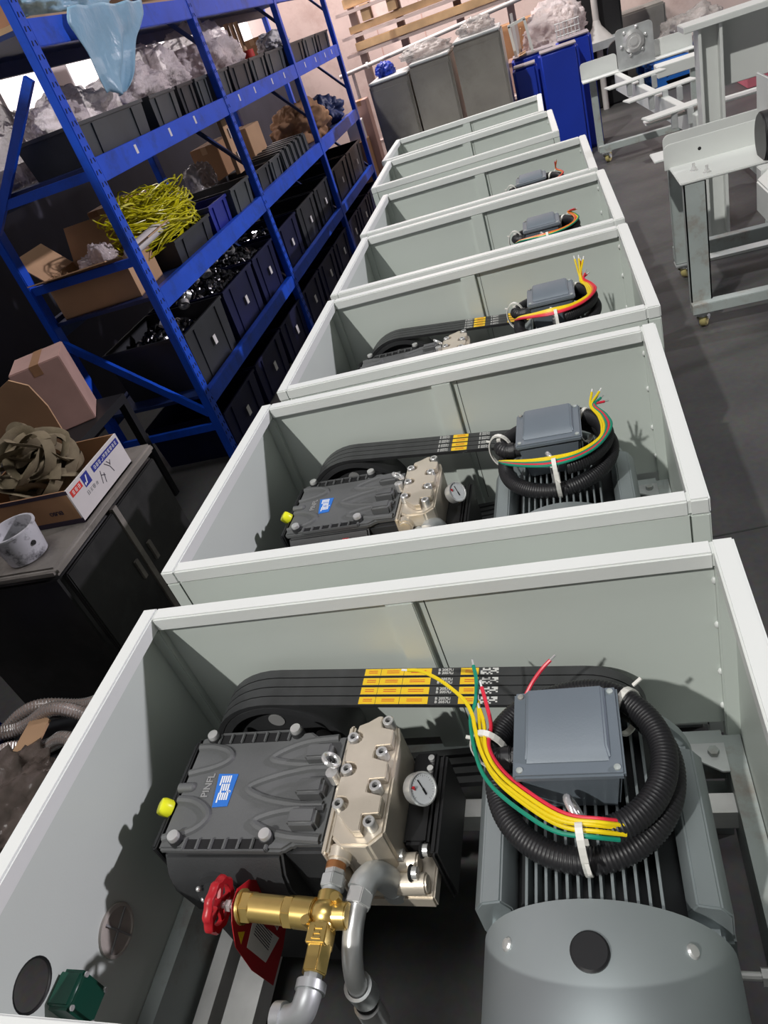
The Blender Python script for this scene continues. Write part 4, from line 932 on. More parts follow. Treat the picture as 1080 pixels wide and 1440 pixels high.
# lower shelf (waist height)
carton('open_carton', (-2.27, 3.42, S1), (0.44, 0.34, 0.20), 0.10, 'cardlight', 'open brown carton with splayed flaps inside the rack end frame', (75, 40, 25, 80), group='cartons on the rack')
closed_box('carton', (-2.44, 4.40, S1), (0.20, 0.3, 0.32), 0, 'cardpink', 'pinkish carton behind the yellow strap heap', 'cartons on the rack')
blob('plastic_film', (-2.25, 3.42, S1 + 0.05), (0.10, 0.10, 0.13), 41, 'plasticwrap', 'clear plastic bag stuffed in the open brown carton', 'plastic bag', FW)
tray('storage_bin', (-2.18, 3.93, S1), (0.44, 0.52, 0.13), 0, 'binblack', 'black bin carrying the yellow strap heap', 'bin', 'bins on the waist-high rack shelf')
tray('storage_bin', (-2.10, 4.36, S1), (0.30, 0.30, 0.16), 0, 'binblue', 'bright blue plastic bin behind the waist-high beam', 'bin', 'bins on the waist-high rack shelf')
tray('storage_bin', (-2.15, 4.72, S1), (0.46, 0.36, 0.17), 0, 'bingrey', 'dark grey bin between the blue bin and the second upright', 'bin', 'bins on the waist-high rack shelf')
def strap_heap():
    rnd = random.Random(5); mb = MB()
    for i in range(170):
        a0 = rnd.uniform(0, 6.28); ry = rnd.uniform(0.10, 0.38); rx = rnd.uniform(0.06, 0.20); cz = rnd.uniform(0.02, 0.24) * (1.1 - ry); cx = rnd.uniform(-0.05, 0.05); cy = rnd.uniform(-0.08, 0.08)
        tx, ty = rnd.uniform(-0.35, 0.35), rnd.uniform(-0.25, 0.25); P = []; sd = rnd.uniform(0, 50)
        for k in range(30):
            a = a0 + 2 * PI * k / 28
            x = rx * math.cos(a) * (1 + 0.25 * mnoise.noise(Vector((a, sd, 0)))); y = ry * math.sin(a) * (1 + 0.25 * mnoise.noise(Vector((a, sd, 3))))
            z = cz + tx * x + ty * y + 0.05 * mnoise.noise(Vector((a * 1.3, sd, 7))); P.append((cx + x, cy + y, max(0.006, z + 0.03)))
        mb.tube(P, 0.0038, 4, flat=(1.6, 0.6), caps=False)
    me = mb.mesh('strap_heap', 'yellowstrap', True); o = bpy.data.objects.new('strap_heap', me); C.objects.link(o); o.location = (-2.14, 3.88, S1 + 0.10)
    return tag(o, 'tangled heap of bright yellow packing strap in a black bin', 'strap')
strap_heap()
for i, (y0, y1, lb) in enumerate([(5.08, 5.42, 'black bin past the second upright, below the upright panel'), (5.45, 5.72, 'black bin beside the row of thin dark binders'), ]):
    tray('storage_bin', (-2.10, (y0 + y1) / 2, S1), (0.32, y1 - y0 - 0.016, 0.15), 0, 'bingrey' if i else 'binblack', lb, 'bin', 'bins on the waist-high rack shelf')
for i in range(6):
    o = MB().b2(-0.16, 0.14, -0.045, 0.045, 0, 0.15).build('tool_case', 'bingrey', bevel=0.01); o.location = (-2.09, 5.86 + 0.135 * i, S1); tag(o, 'thin dark tool case in the upright row on the waist-high shelf', 'case', 'row of upright tool cases')
pn = thing('panel_board', 'brown board with two pale boxes leaning against the second upright', 'board', (-2.10, 5.32, S1 + 0.156), 0.0)
MB().box((0, 0, 0.17), (0.03, 0.17, 0.34)).build('board', 'cardlight', pn); MB().box((0.02, 0.0, 0.10), (0.012, 0.06, 0.06)).build('pale_box', 'cardwhite', pn); MB().box((0.02, 0.0, 0.25), (0.012, 0.06, 0.06)).build('pale_box', 'cardwhite', pn)
closed_box('carton', (-2.42, 5.75, S1), (0.22, 0.4, 0.36), 0.0, 'cardboard', 'brown carton behind the leaning panel board', 'cartons on the rack')
closed_box('carton', (-2.42, 6.42, S1), (0.22, 0.36, 0.34), 0.0, 'cardlight', 'pale brown carton behind the upright tool cases', 'cartons on the rack')
blob('sack', (-2.2, 7.38, S1), (0.24, 0.32, 0.20), 51, 'cardboard', 'lumpy brown sack next to the dark blue sack', 'sack')
blob('sack', (-2.2, 8.15, S1), (0.22, 0.18, 0.16), 53, 'rackdark', 'dark blue sack against the last upright', 'sack')

# loose goods stuffed on the shelves
closed_box('carton', (-2.42, 4.06, S1), (0.18, 0.30, 0.36), 0.0, 'cardboard', 'brown carton against the back beam behind the yellow strap', 'cartons on the rack')
blob('plastic_film', (-2.42, 4.72, S1), (0.11, 0.15, 0.16), 91, 'plasticgrey', 'grey plastic bag behind the dark grey bin by the second upright', 'plastic bag', FW)
blob('plastic_film', (-2.40, 5.25, S1), (0.12, 0.15, 0.17), 93, 'plasticgrey', 'grey plastic bag just past the second upright on the waist-high shelf', 'plastic bag', FW)
o = MB().cyl((0, -0.30, 0), (0, 0.30, 0), 0.03, n=16).build('paper_tube', 'cardwhite', None, True); o.location = (-1.99, 3.52, S1 + 0.215); o.rotation_euler = (0, 0, 0.12); tag(o, 'pale paper tube lying across the open brown carton', 'tube')
# bottom shelf: big bins of pipe fittings
for i, (y0, y1, m, lb) in enumerate([(3.30, 3.86, 'binblack', 'large black bin of fittings on the bottom shelf by the end frame'), (3.90, 4.45, 'binblue_shaded', 'dark blue bin of loose fittings below the yellow strap'),
                                     (4.48, 4.94, 'binblue_shaded', 'dark blue bin of fittings against the second upright'), (5.06, 5.6, 'binblue_shaded', 'dark blue bin on the bottom shelf past the second upright'),
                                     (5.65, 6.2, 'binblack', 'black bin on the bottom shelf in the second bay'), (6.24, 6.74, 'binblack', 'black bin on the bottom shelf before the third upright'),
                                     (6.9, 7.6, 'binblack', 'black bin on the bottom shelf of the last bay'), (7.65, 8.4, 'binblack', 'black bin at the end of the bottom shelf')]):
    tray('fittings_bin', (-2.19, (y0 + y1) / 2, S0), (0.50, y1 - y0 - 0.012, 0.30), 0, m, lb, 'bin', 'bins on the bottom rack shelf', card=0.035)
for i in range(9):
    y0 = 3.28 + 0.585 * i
    tray('floor_bin', (-2.17, y0 + 0.27, 0.0), (0.50, 0.54, 0.27), 0, 'binblue_shaded', 'dark blue bin on the floor under the rack, one of the bottom row', 'bin', 'bins on the floor under the rack', card=0.04)
def fitting_mesh(kind):
    mb = MB()
    if kind == 0: mb.lathe([(0.016, -0.010), (0.024, -0.010), (0.024, 0.010), (0.016, 0.010)], (0, 0, 0), n=14, closed=True)
    elif kind == 1: mb.lathe([(0.010, -0.02), (0.016, -0.02), (0.016, 0.02), (0.010, 0.02)], (0, 0, 0), n=8, closed=True)
    else: mb.cyl((0, 0, -0.028), (0, 0, 0.028), 0.011, n=10).cyl((0, 0, -0.006), (0, 0, 0.010), 0.019, n=6)
    return mb
def heap(yc, half_y, n, seed, zc, label):
    rnd = random.Random(seed); mb = MB(); prot = [fitting_mesh(k) for k in range(3)]
    for i in range(n):
        p = prot[rnd.randrange(3)]; M_ = Euler((rnd.uniform(0, 6.3), rnd.uniform(0, 6.3), rnd.uniform(0, 6.3))).to_matrix(); s = rnd.uniform(0.7, 1.25)
        u, v = rnd.uniform(-1, 1), rnd.uniform(-1, 1)
        c = Vector((-0.19 * u, half_y * v, 0.13 * (1 - u * u * 0.7) * (1 - v * v * 0.6) * rnd.uniform(0.75, 1.0)))
        mb.add([M_ @ (Vector(q) * s) + c for q in p.v], p.f)
    o = mb.build('fittings_heap', 'fitmetal', None, True); o.location = (-2.21, yc, zc); tag(o, label, 'fittings'); o['kind'] = 'stuff'
mat('fitmetal', (0.22, 0.22, 0.225), 0.20, 0.95, var=0.7, scale=11)
heap(3.58, 0.24, 260, 1, S0 + 0.16, 'heap of dull metal fittings in the large black bin')
heap(4.18, 0.23, 330, 2, S0 + 0.24, 'glinting heap of metal pipe fittings in the blue bin')
heap(4.71, 0.19, 260, 3, S0 + 0.22, 'heap of metal fittings against the second upright')
heap(5.33, 0.24, 220, 4, S0 + 0.16, 'heap of dark fittings past the second upright')
rnd = random.Random(11); FM = [fitting_mesh(k).mesh('pipe_fitting', 'steel', True) for k in range(3)]
for (x, y, z, k) in [(-1.925, 3.72, 0.60, 0), (-1.93, 3.66, 0.575, 0), (-1.95, 4.10, 0.60, 0), (-1.96, 4.30, 0.615, 2), (-1.97, 3.98, 0.61, 1), (-1.99, 4.20, 0.63, 2), (-2.02, 4.05, 0.63, 0), (-1.95, 4.55, 0.60, 0), (-1.98, 3.50, 0.57, 2), (-1.96, 3.42, 0.56, 1), (-2.0, 4.62, 0.61, 1)]:
    o = bpy.data.objects.new('pipe_fitting', FM[k]); C.objects.link(o); o.location = (x - 0.13, y, z + 0.215); o.rotation_euler = (rnd.uniform(0.6, 1.2), rnd.uniform(-0.5, 0.5), rnd.uniform(0, 6)); s = 1.35 if k == 0 else 1.1; o.scale = (s, s, s)
    tag(o, ['bright ring fitting lying on top of the fittings bins', 'short threaded sleeve lying on top of the fittings bins', 'hexagonal nipple fitting lying on top of the fittings bins'][k], 'fitting', ['ring fittings on top', 'sleeve fittings on top', 'hex nipples on top'][k])

# ================================================================== CABINET WITH BOX AND BUCKET
cb = thing('steel_cabinet', 'dark steel cabinet with paler top beside the enclosures', 'cabinet', (-1.92, 1.835, 0)); off = -cb.location
MB().b2(-2.20, -1.645, 1.48, 2.19, 0.02, 0.665).build('body', 'deskface', cb, bevel=0.02, off=off, seg=3)
MB().b2(-2.21, -1.63, 1.465, 2.205, 0.665, 0.70).build('top', 'deskmetal', cb, bevel=0.012, off=off, seg=3)
for y0, y1 in ((1.50, 1.82), (1.85, 2.17)):
    dr = MB().b2(-1.647, -1.635, y0, y1, 0.06, 0.65).build('door', 'deskface', cb, bevel=0.004, off=off)
    MB().b2(-1.636, -1.626, (y1 - 0.05) if y0 < 1.6 else (y0 + 0.03), (y1 - 0.03) if y0 < 1.6 else (y0 + 0.05), 0.38, 0.46).build('handle', 'deskmetal', dr)
MB().b2(-1.646, -1.630, 1.822, 1.848, 0.06, 0.66).build('door_strip', 'deskmetal', cb, off=off)  # paler strip standing in for light caught between the doors
for x in (-2.17, -1.68):
    for y in (1.51, 2.16): MB().cyl((x, y, 0), (x, y, 0.03), 0.02).build('foot', 'black', cb, off=off)

# carton of webbing on the cabinet
ct = thing('strap_carton', 'white and brown printed carton full of webbing on the steel cabinet', 'box', (-1.86, 1.885, 0.70)); off = -ct.location
x0, x1, y0, y1, z0, z1 = -2.07, -1.648, 1.705, 2.065, 0.701, 0.828; th = 0.006
MB().b2(x0, x1, y0, y1, z0, z0 + th).build('base', 'cardboard', ct, off=off)
MB().b2(x1 - th, x1, y0, y1, z0, z1).build('printed_wall', 'cardwhite', ct, off=off)
MB().b2(x0, x1 - th, y0, y0 + th, z0, z1).build('front_wall', 'cardboard', ct, off=off)
MB().b2(x0, x1 - th, y1 - th, y1, z0, z1).build('back_wall', 'cardboard', ct, off=off)
MB().b2(x0, x0 + th, y0, y1, z0, z1).build('side_wall', 'cardboard', ct, off=off)
MB().b2(x0, x1, y0 - 0.0008, y0, z1 - 0.014, z1).build('printed_band', 'inkdark', ct, off=off)
MB().b2(x0, x1, y0 - 0.0008, y0, z0, z0 + 0.018).build('printed_band', 'inkdark', ct, off=off)
text('EIUSO', 0.020, (-1.735, y0 - 0.0009, z0 + 0.052), (-1, 0, 0), (0, 0, -1), 'inkdark', ct, 'printed_lettering', off, 0.0002, 0.0006)
fx = x1 + 0.0003
def glyphs(n, size, o_, m_, parent, name, o2=None):
    """row of small blurred-looking characters built of strokes, reading along +y on the printed wall"""
    rg = random.Random(n * 7 + int(size * 1e4)); mb = MB(); o_ = Vector(o_)
    for i in range(n):
        cy = (i - (n - 1) / 2) * size * 1.12; h = size * 0.42
        for z in (-0.8, 0.0, 0.8):
            if rg.random() < 0.8: mb.box(o_ + Vector((0, cy, z * h)), (0.0003, size * rg.uniform(0.6, 0.9), size * 0.12))
        for y in (-0.7, 0.0, 0.7):
            if rg.random() < 0.7: mb.box(o_ + Vector((0, cy + y * h, rg.uniform(-0.2, 0.2) * h)), (0.0003, size * 0.11, size * rg.uniform(0.55, 0.9)))
    return mb.build(name, m_, parent, off=o2)
def onface(u, v): return (fx, y0 + u * (y1 - y0), z0 + v * (z1 - z0))
def quad(name, m, u0, u1, v0, v1, parent=ct):
    return MB().b2(fx, fx + 0.0006, y0 + u0 * (y1 - y0), y0 + u1 * (y1 - y0), z0 + v0 * (z1 - z0), z0 + v1 * (z1 - z0)).build(name, m, parent, off=off)
q = quad('red_label', 'inkred', 0.03, 0.22, 0.72, 0.90); glyphs(3, 0.016, (fx + 0.0008, y0 + 0.045, z0 + 0.103), 'white', q, 'label_lettering')
q = quad('blue_logo', 'inkblue', 0.245, 0.365, 0.62, 0.95)
MB().prism([(0.012, 0.010), (0.018, 0.010), (0.030, 0.036), (0.024, 0.036)], (fx + 0.0008, y0 + 0.0885, z0 + 0.077), (0, 1, 0), (0, 0, 1), 0.0003).prism([(0.004, 0.006), (0.012, 0.012), (0.010, 0.018), (0.003, 0.014)], (fx + 0.0008, y0 + 0.0885, z0 + 0.077), (0, 1, 0), (0, 0, 1), 0.0003).build('logo_mark', 'white', q)
q = quad('blue_banner', 'inkblue', 0.44, 0.97, 0.72, 0.91); glyphs(10, 0.0155, (fx + 0.0008, y0 + 0.253, z0 + 0.1035), 'white', q, 'banner_lettering')
hwm = MB()
for a, b in (((0.47, 0.30), (0.52, 0.62)), ((0.50, 0.52), (0.56, 0.42)), ((0.52, 0.25), (0.555, 0.50)), ((0.62, 0.66), (0.68, 0.48)), ((0.68, 0.48), (0.70, 0.28)), ((0.665, 0.66), (0.70, 0.52)), ((0.69, 0.50), (0.725, 0.62))):
    hwm.bar(onface(*a), onface(*b), 0.0008, 0.003, (0, 1, 0))
hwm.build('handwritten_mark', 'inkdark', ct, off=off)
glyphs(4, 0.017, (fx + 0.0002, y0 + 0.115, z0 + 0.060), 'lettergrey', ct, 'printed_lettering', off)
def webbing():
    rnd = random.Random(8); mb = MB()
    for i in range(34):
        r = rnd.uniform(0.05, 0.13); sd = rnd.uniform(0, 60); tilt = rnd.uniform(-0.9, 0.9); tilt2 = rnd.uniform(-0.6, 0.6); c = Vector((rnd.uniform(-0.07, 0.05), rnd.uniform(-0.05, 0.05), rnd.uniform(0.04, 0.20))); P = []
        M_ = Euler((tilt, tilt2, rnd.uniform(0, 6))).to_matrix()
        for k in range(27):
            a = 2 * PI * k / 25; rr = r * (1 + 0.25 * mnoise.noise(Vector((a * 0.8, sd, 0)))); p = M_ @ Vector((rr * math.cos(a), rr * 0.8 * math.sin(a), 0.02 * mnoise.noise(Vector((a, sd, 9))))) + c
            p.z = max(0.012, p.z); p.x = max(-0.19, min(0.18, p.x)); p.y = max(-0.155, min(0.155, p.y)); P.append(p)
        mb.tube(P, 0.013, 8, flat=(1.45, 0.22), up=(0.3, 0.2, 1))
    o = bpy.data.objects.new('webbing_strap', mb.mesh('webbing_strap', 'webbing', True)); C.objects.link(o); o.location = (-1.87, 1.88, 0.706)
    return tag(o, 'tangled khaki webbing strap filling the printed carton', 'strap')
webbing()
o = MB().lathe([(0.012, -0.02), (0.036, -0.02), (0.036, 0.02), (0.012, 0.02)], (0, 0, 0), (0.35, -0.75, 0.5), n=24, closed=True).build('webbing_roll', 'webbing', None, True); o.location = (-1.99, 2.03, 0.93); tag(o, 'tight round roll of khaki webbing on top of the tangle', 'strap')
# bucket
bk = thing('bucket', 'white plastic bucket speckled with black paint on the steel cabinet', 'bucket', (-1.79, 1.565, 0.70)); 
MB().lathe([(0.0, 0.004), (0.064, 0.004), (0.0745, 0.104), (0.080, 0.106), (0.080, 0.112), (0.0725, 0.112), (0.070, 0.104), (0.060, 0.010), (0.0, 0.010)], (0, 0, 0), n=40).build('body', 'bucket', bk, True)
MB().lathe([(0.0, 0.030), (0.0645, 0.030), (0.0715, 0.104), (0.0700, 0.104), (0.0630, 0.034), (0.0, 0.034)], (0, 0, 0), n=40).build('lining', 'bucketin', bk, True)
MB().cyl((0.066, -0.018, 0.058), (0.0715, -0.019, 0.058), 0.008, n=16).build('ear_hole', 'black', bk)
# orange sheet and pink carton standing between cabinet and rack
o = MB().prism([(-0.32, 0), (0.02, 0), (0.06, 0.30), (0.045, 0.40), (-0.02, 0.44), (-0.32, 0.33)], (0, 0, 0), (1, 0, 0), (0, -0.12, 1), 0.006).build('cardboard_sheet', 'cardlight'); o.location = (-2.06, 2.285, 0.72); tag(o, 'orange-brown cardboard sheet standing behind the webbing carton', 'cardboard')
sd_ = thing('side_table', 'low dark stand carrying boxes between cabinet and rack', 'stand', (-2.42, 2.60, 0)); MB().b2(-0.40, 0.20, -0.34, 0.40, 0.58, 0.62).build('top', 'black', sd_)
for x in (-0.38, 0.18):
    for y in (-0.32, 0.38): MB().b2(x - 0.02, x + 0.02, y - 0.02, y + 0.02, 0, 0.58).build('leg', 'black', sd_)
o.location.z = 0.622
closed_box('carton', (-2.42, 2.82, 0.621), (0.24, 0.26, 0.33), 0.5, 'cardpink', 'pink-brown carton on the low dark stand', None)
# lower left clutter on the floor
def hose(cx, cy, z, r, seed, a0, a1, label):
    P = [(cx + r * math.cos(a0 + (a1 - a0) * i / 40), cy + r * 0.8 * math.sin(a0 + (a1 - a0) * i / 40), z + 0.02 * math.sin(i * 0.3 + seed)) for i in range(41)]
    t = thing('clear_hose', label, 'hose', (cx, cy, 0), 0, 'clear hoses under the cabinet end'); off = -t.location
    MB().tube(P, 0.022, 12).build('hose', 'clearhose', t, True, off=off)
    mb = MB(); n = 420; Q = []
    for i in range(n + 1):
        s = i / n * 40; j = min(39, int(s)); f = s - j; p = Vector(P[j]).lerp(Vector(P[j + 1]), f); tn = (Vector(P[j + 1]) - Vector(P[j])).normalized(); x, y, zz_ = frame(tn); a = i * 0.9
        Q.append(p + x * 0.0225 * math.cos(a) + y * 0.0225 * math.sin(a))
    mb.tube(Q, 0.0018, 4).build('wire_spiral', 'steel', t, True, off=off)
hose(-1.72, 1.02, 0.28, 0.36, 0, 0.9, 2.6, 'outer clear wire-spiral hose on the black floor crate')
hose(-1.72, 0.98, 0.31, 0.33, 2, 0.8, 2.5, 'middle clear wire-spiral hose on the black floor crate')
hose(-1.74, 0.94, 0.27, 0.28, 4, 0.8, 2.4, 'inner clear wire-spiral hose on the black floor crate')
closed_box('floor_crate', (-1.72, 1.00, 0.0), (0.9, 0.6, 0.23), 0.1, 'binblack', 'black floor crate carrying hoses and bags', None, False, 'crate')
o = MB().prism([(-0.14, -0.10), (0.10, -0.02), (0.06, 0.08), (-0.10, 0.14)], (0, 0, 0), (1, 0, 0), (0, 1, 0.1), 0.12).build('blue_pouch', 'binblue', bevel=0.02); o.location = (-2.03, 1.16, 0.245); tag(o, 'dark blue pouch lying beside the clear hoses', 'pouch')
o = MB().prism([(-0.05, -0.09), (0.04, -0.06), (0.05, 0.05), (-0.02, 0.09)], (0, 0, 0), (1, 0, 0), (0, 0.9, 0.2), 0.008).build('cardboard_scrap', 'cardlight'); o.location = (-1.80, 1.17, 0.30); tag(o, 'torn cardboard scrap on the dark blue pouch', 'cardboard')
blob('plastic_bag', (-1.70, 0.86, 0.242), (0.16, 0.20, 0.12), 61, 'bagdark', 'crumpled translucent brown bag on the black floor crate', 'plastic bag')

# ================================================================== BACKGROUND: cabinets, blue tanks, timber
def steel_locker(x0, x1, y, h, dy, label):
    t = thing('stainless_cabinet', label, 'cabinet', ((x0 + x1) / 2, y + dy / 2, 0), 0, 'stainless cabinets behind the last enclosure'); off = -t.location
    MB().b2(x0, x1, y, y + dy, 0.03, h).build('body', 'stainless', t, bevel=0.012, off=off)
    MB().b2(x0 + 0.02, x1 - 0.02, y - 0.012, y, 0.06, h - 0.05).build('door', 'stainless', t, bevel=0.004, off=off)
    MB().b2(x0 + 0.004, x1 - 0.004, y - 0.004, y + dy - 0.004, h, h + 0.02).build('top', 'galv', t, bevel=0.006, off=off)
    for x in (x0 + 0.05, x1 - 0.05):
        for yy in (y + 0.05, y + dy - 0.05): MB().cyl((x, yy, 0), (x, yy, 0.03), 0.025).build('foot', 'black', t, off=off)
steel_locker(-1.53, -1.145, 7.62, 1.21, 0.6, 'stainless steel cabinet with a small blue bundle on top')
steel_locker(-1.125, -0.745, 7.60, 1.25, 0.6, 'middle stainless steel cabinet between two others')
steel_locker(-0.700, -0.275, 7.55, 1.30, 0.62, 'stainless steel cabinet beside the blue tanks')
# film-wrapped goods on the cabinets
blob('wrapped_goods', (-0.98, 7.95, 1.272), (0.22, 0.18, 0.07), 71, 'plasticgrey', 'film-wrapped goods lying on the middle stainless cabinet', 'package')
blob('wrapped_goods', (-0.48, 7.92, 1.322), (0.15, 0.20, 0.07), 73, 'plasticgrey', 'film-wrapped bundle on the cabinet beside the blue tanks', 'package')
blob('blue_bundle', (-1.40, 7.95, 1.232), (0.08, 0.09, 0.07), 75, 'bluetank', 'small blue bundle on the cabinet next to the timber', 'package')
# blue tanks
def tank(x0, x1, y, h, dy, label):
    t = thing('blue_tank', label, 'tank', ((x0 + x1) / 2, y + dy / 2, 0), 0, 'blue tanks beside the cabinets'); off = -t.location
    MB().b2(x0, x1, y, y + dy, 0.0, h).build('body', 'bluetank', t, bevel=0.03, off=off, seg=3)
    MB().b2(x0 + 0.015, x1 - 0.015, y + 0.01, y + dy - 0.01, h - 0.006, h + 0.004).build('dusty_top', 'greydust', t, off=off)
tank(-0.25, -0.02, 7.95, 0.93, 0.24, 'low blue tank with dusty top between cabinets and the tallest tank')
tank(0.00, 0.36, 7.95, 0.98, 0.26, 'front blue tank with dusty top facing the last enclosures')
tank(-0.25, 0.16, 8.26, 0.98, 0.30, 'blue tank carrying the white frame and wire rack')
tank(0.18, 0.50, 8.26, 1.00, 0.30, 'blue tank set behind the front tank, next to the white trolley')
wr = thing('tubular_stand', 'small white tubular frame standing on a blue tank', 'frame', (-0.10, 8.40, 0.985))
for a, b in (((-0.10, 0, 0), (-0.12, 0, 0.26)), ((0.06, 0, 0), (0.03, 0, 0.28)), ((-0.13, 0, 0.26), (0.04, 0, 0.285))): MB().bar(a, b, 0.025, 0.025).build('tube', 'whitesteel', wr)
wk = thing('wire_rack', 'grey wire rack standing on a blue tank', 'rack', (0.22, 8.42, 1.005))
for i in range(7): MB().cyl((-0.02 + 0.035 * i, 0, 0), (-0.02 + 0.035 * i, 0.02, 0.13), 0.004, n=6).build('wire', 'galv', wk)
for z in (0.02, 0.07, 0.125): MB().cyl((-0.03, 0.01, z), (0.20, 0.01, z), 0.004, n=6).build('cross_wire', 'galv', wk)
o = MB().box((0, 0, 0.012), (0.07, 0.22, 0.006), R(0, -12, 0)).box((0, 0, 0.115), (0.006, 0.14, 0.21), R(0, 12, 0)).build('folded_card', 'cardlight'); o.location = (-0.14, 8.36, 0.984); tag(o, 'folded tan card leaning by the white frame', 'cardboard')
# timber and stacked goods along the back
ts = []
for i, (x0, x1, y, z, h, m) in enumerate([(-1.95, -0.15, 9.6, 1.62, 0.07, 'wood'), (-1.92, -0.10, 9.55, 1.45, 0.08, 'wood'), (-1.95, -0.3, 9.62, 1.86, 0.09, 'wood'), (-1.93, -0.2, 9.6, 1.98, 0.05, 'cardlight')]):
    o = MB().box((0, 0, h / 2), (x1 - x0, 0.12, h)).build('timber_beam', m, bevel=0.004); o.location = ((x0 + x1) / 2, y, z); tag(o, ['long pale timber beam on short blocks above the pipes', 'lowest pale timber beam right above the white pipe', 'thick timber beam near the top of the stack', 'thin top timber beam of the stack'][i], 'timber', 'timber stacked by the back wall')
pb = thing('timber_rack', 'pinkish steel rack holding the timber by the back wall', 'rack', (-1.1, 9.75, 0))
for x in (-0.80, -0.30, 0.35, 0.90): MB().b2(x - 0.04, x + 0.04, -0.06, 0.06, 0, 2.3).build('post', 'wallpink', pb)
for z in (0.5, 1.43, 1.60, 1.83): MB().b2(-0.95, 1.0, -0.25, 0.0, z - 0.02, z + 0.012).build('shelf', 'wallpink', pb)
for i, x in enumerate((-1.72, -1.42)):
    o = MB().box((0, 0, 0.08), (0.10, 0.16, 0.155)).build('timber_block', 'wood', bevel=0.003); o.location = (x, 9.6, 1.695); tag(o, 'short timber block spacing the long beams', 'timber', 'timber spacer blocks')
pp = thing('white_pipe', 'long white pipe running along the back wall in front of the timber', 'pipe', (-1.2, 9.3, 1.3))
MB().cyl((-0.95, 0, -0.02), (1.15, 0, 0.10), 0.022, n=14).build('pipe', 'pipe', pp, True)
MB().cyl((-0.62, 0.0, -0.001), (-0.60, 0.0, 0.0), 0.034, n=14).build('coupling', 'white', pp, True)
for x in (-0.8, 1.0): MB().b2(x - 0.015, x + 0.015, -0.0, 0.03, -1.3, -0.0).build('support', 'pipe', pp)
closed_box('carton', (-2.05, 8.85, 0.0), (0.20, 0.30, 0.66), 0.0, 'cardboard', 'tall dark brown carton on the floor beside the stainless cabinet', None)
closed_box('white_carton', (-2.04, 8.85, 0.661), (0.18, 0.22, 0.20), 0.12, 'cardwhite', 'white crumpled carton on the tall brown carton', None, False)
closed_box('carton', (-1.96, 9.1, 0.0), (0.16, 0.2, 1.02), 0.0, 'cardpink', 'narrow pinkish carton behind the white crumpled carton', None)
# dark mass, post and bags behind the tanks
cp_ = thing('machine_column', 'black machine column with grey pipe behind the blue tanks', 'machine', (0.62, 10.2, 0)); MB().b2(-0.14, 0.35, 0, 0.4, 0, 1.75).build('column', 'black', cp_, bevel=0.02); MB().cyl((0.06, -0.12, 0.0), (0.06, -0.12, 1.9), 0.035, n=16).build('pipe', 'pipe', cp_, True); MB().lathe([(0.16, 0), (0.12, 0.05), (0.05, 0.14), (0.035, 0.2)], (0.06, -0.12, 0.72), n=20).build('pipe_collar', 'pipe', cp_, True); MB().b2(-0.12, 0.5, -0.3, 0.0, 0.64, 0.72).build('shelf_arm', 'galv', cp_)
closed_box('carton', (-0.06, 10.0, 0.0), (0.55, 0.5, 0.82), 0.0, 'cardpink', 'large pinkish carton stack behind the white frame', None)
blob('plastic_bag', (0.20, 9.9, 0.83), (0.30, 0.25, 0.26), 81, 'plasticwrap', 'big clear plastic bag on the pinkish carton behind the tanks', 'plastic bag')
closed_box('carton', (0.02, 10.60, 0.0), (0.9, 0.4, 1.15), 0.0, 'cardboard', 'wide brown carton wall behind the plastic bag', None)
# right background: concrete block, pallets, sack and pink crate
o = MB().box((0, 0, 0.4), (0.9, 0.5, 0.8)).build('concrete_block', 'concrete', bevel=0.02); o.location = (1.10, 11.3, 0); tag(o, 'grey concrete block by the back wall', 'block')
blob('wrapped_goods', (1.75, 10.55, 0.285), (0.34, 0.25, 0.24), 83, 'plasticgrey', 'clear wrapped goods on a blue pallet', 'package')
def pallet(x, y, z, rz, label):
    t = thing('blue_pallet', label, 'pallet', (x, y, z), rz, 'blue plastic pallets')
    for i in range(5): MB().b2(-0.55, 0.55, -0.5 + 0.21 * i, -0.36 + 0.21 * i, 0.11, 0.14).build('deck_board', 'palletblue', t)
    for xx in (-0.5, 0, 0.5):
        MB().b2(xx - 0.05, xx + 0.05, -0.5, 0.5, 0.09, 0.11).build('runner', 'palletblue', t)
        for yy in (-0.45, 0, 0.45): MB().b2(xx - 0.06, xx + 0.06, yy - 0.05, yy + 0.05, 0, 0.09).build('block', 'palletblue', t)
pallet(1.75, 10.55, 0.0, 0.1, 'lower blue plastic pallet under the wrapped goods')
pallet(1.75, 10.55, 0.142, 0.1, 'upper blue plastic pallet stacked on another')
pallet(3.0, 10.4, 0.0, 0.0, 'blue plastic pallet beside the pink crate')
closed_box('pink_crate', (2.4, 9.1, 0.0), (0.9, 0.5, 0.62), 0.0, 'pinkcloth', 'pink covered crate behind the white frames', None, False, 'crate')

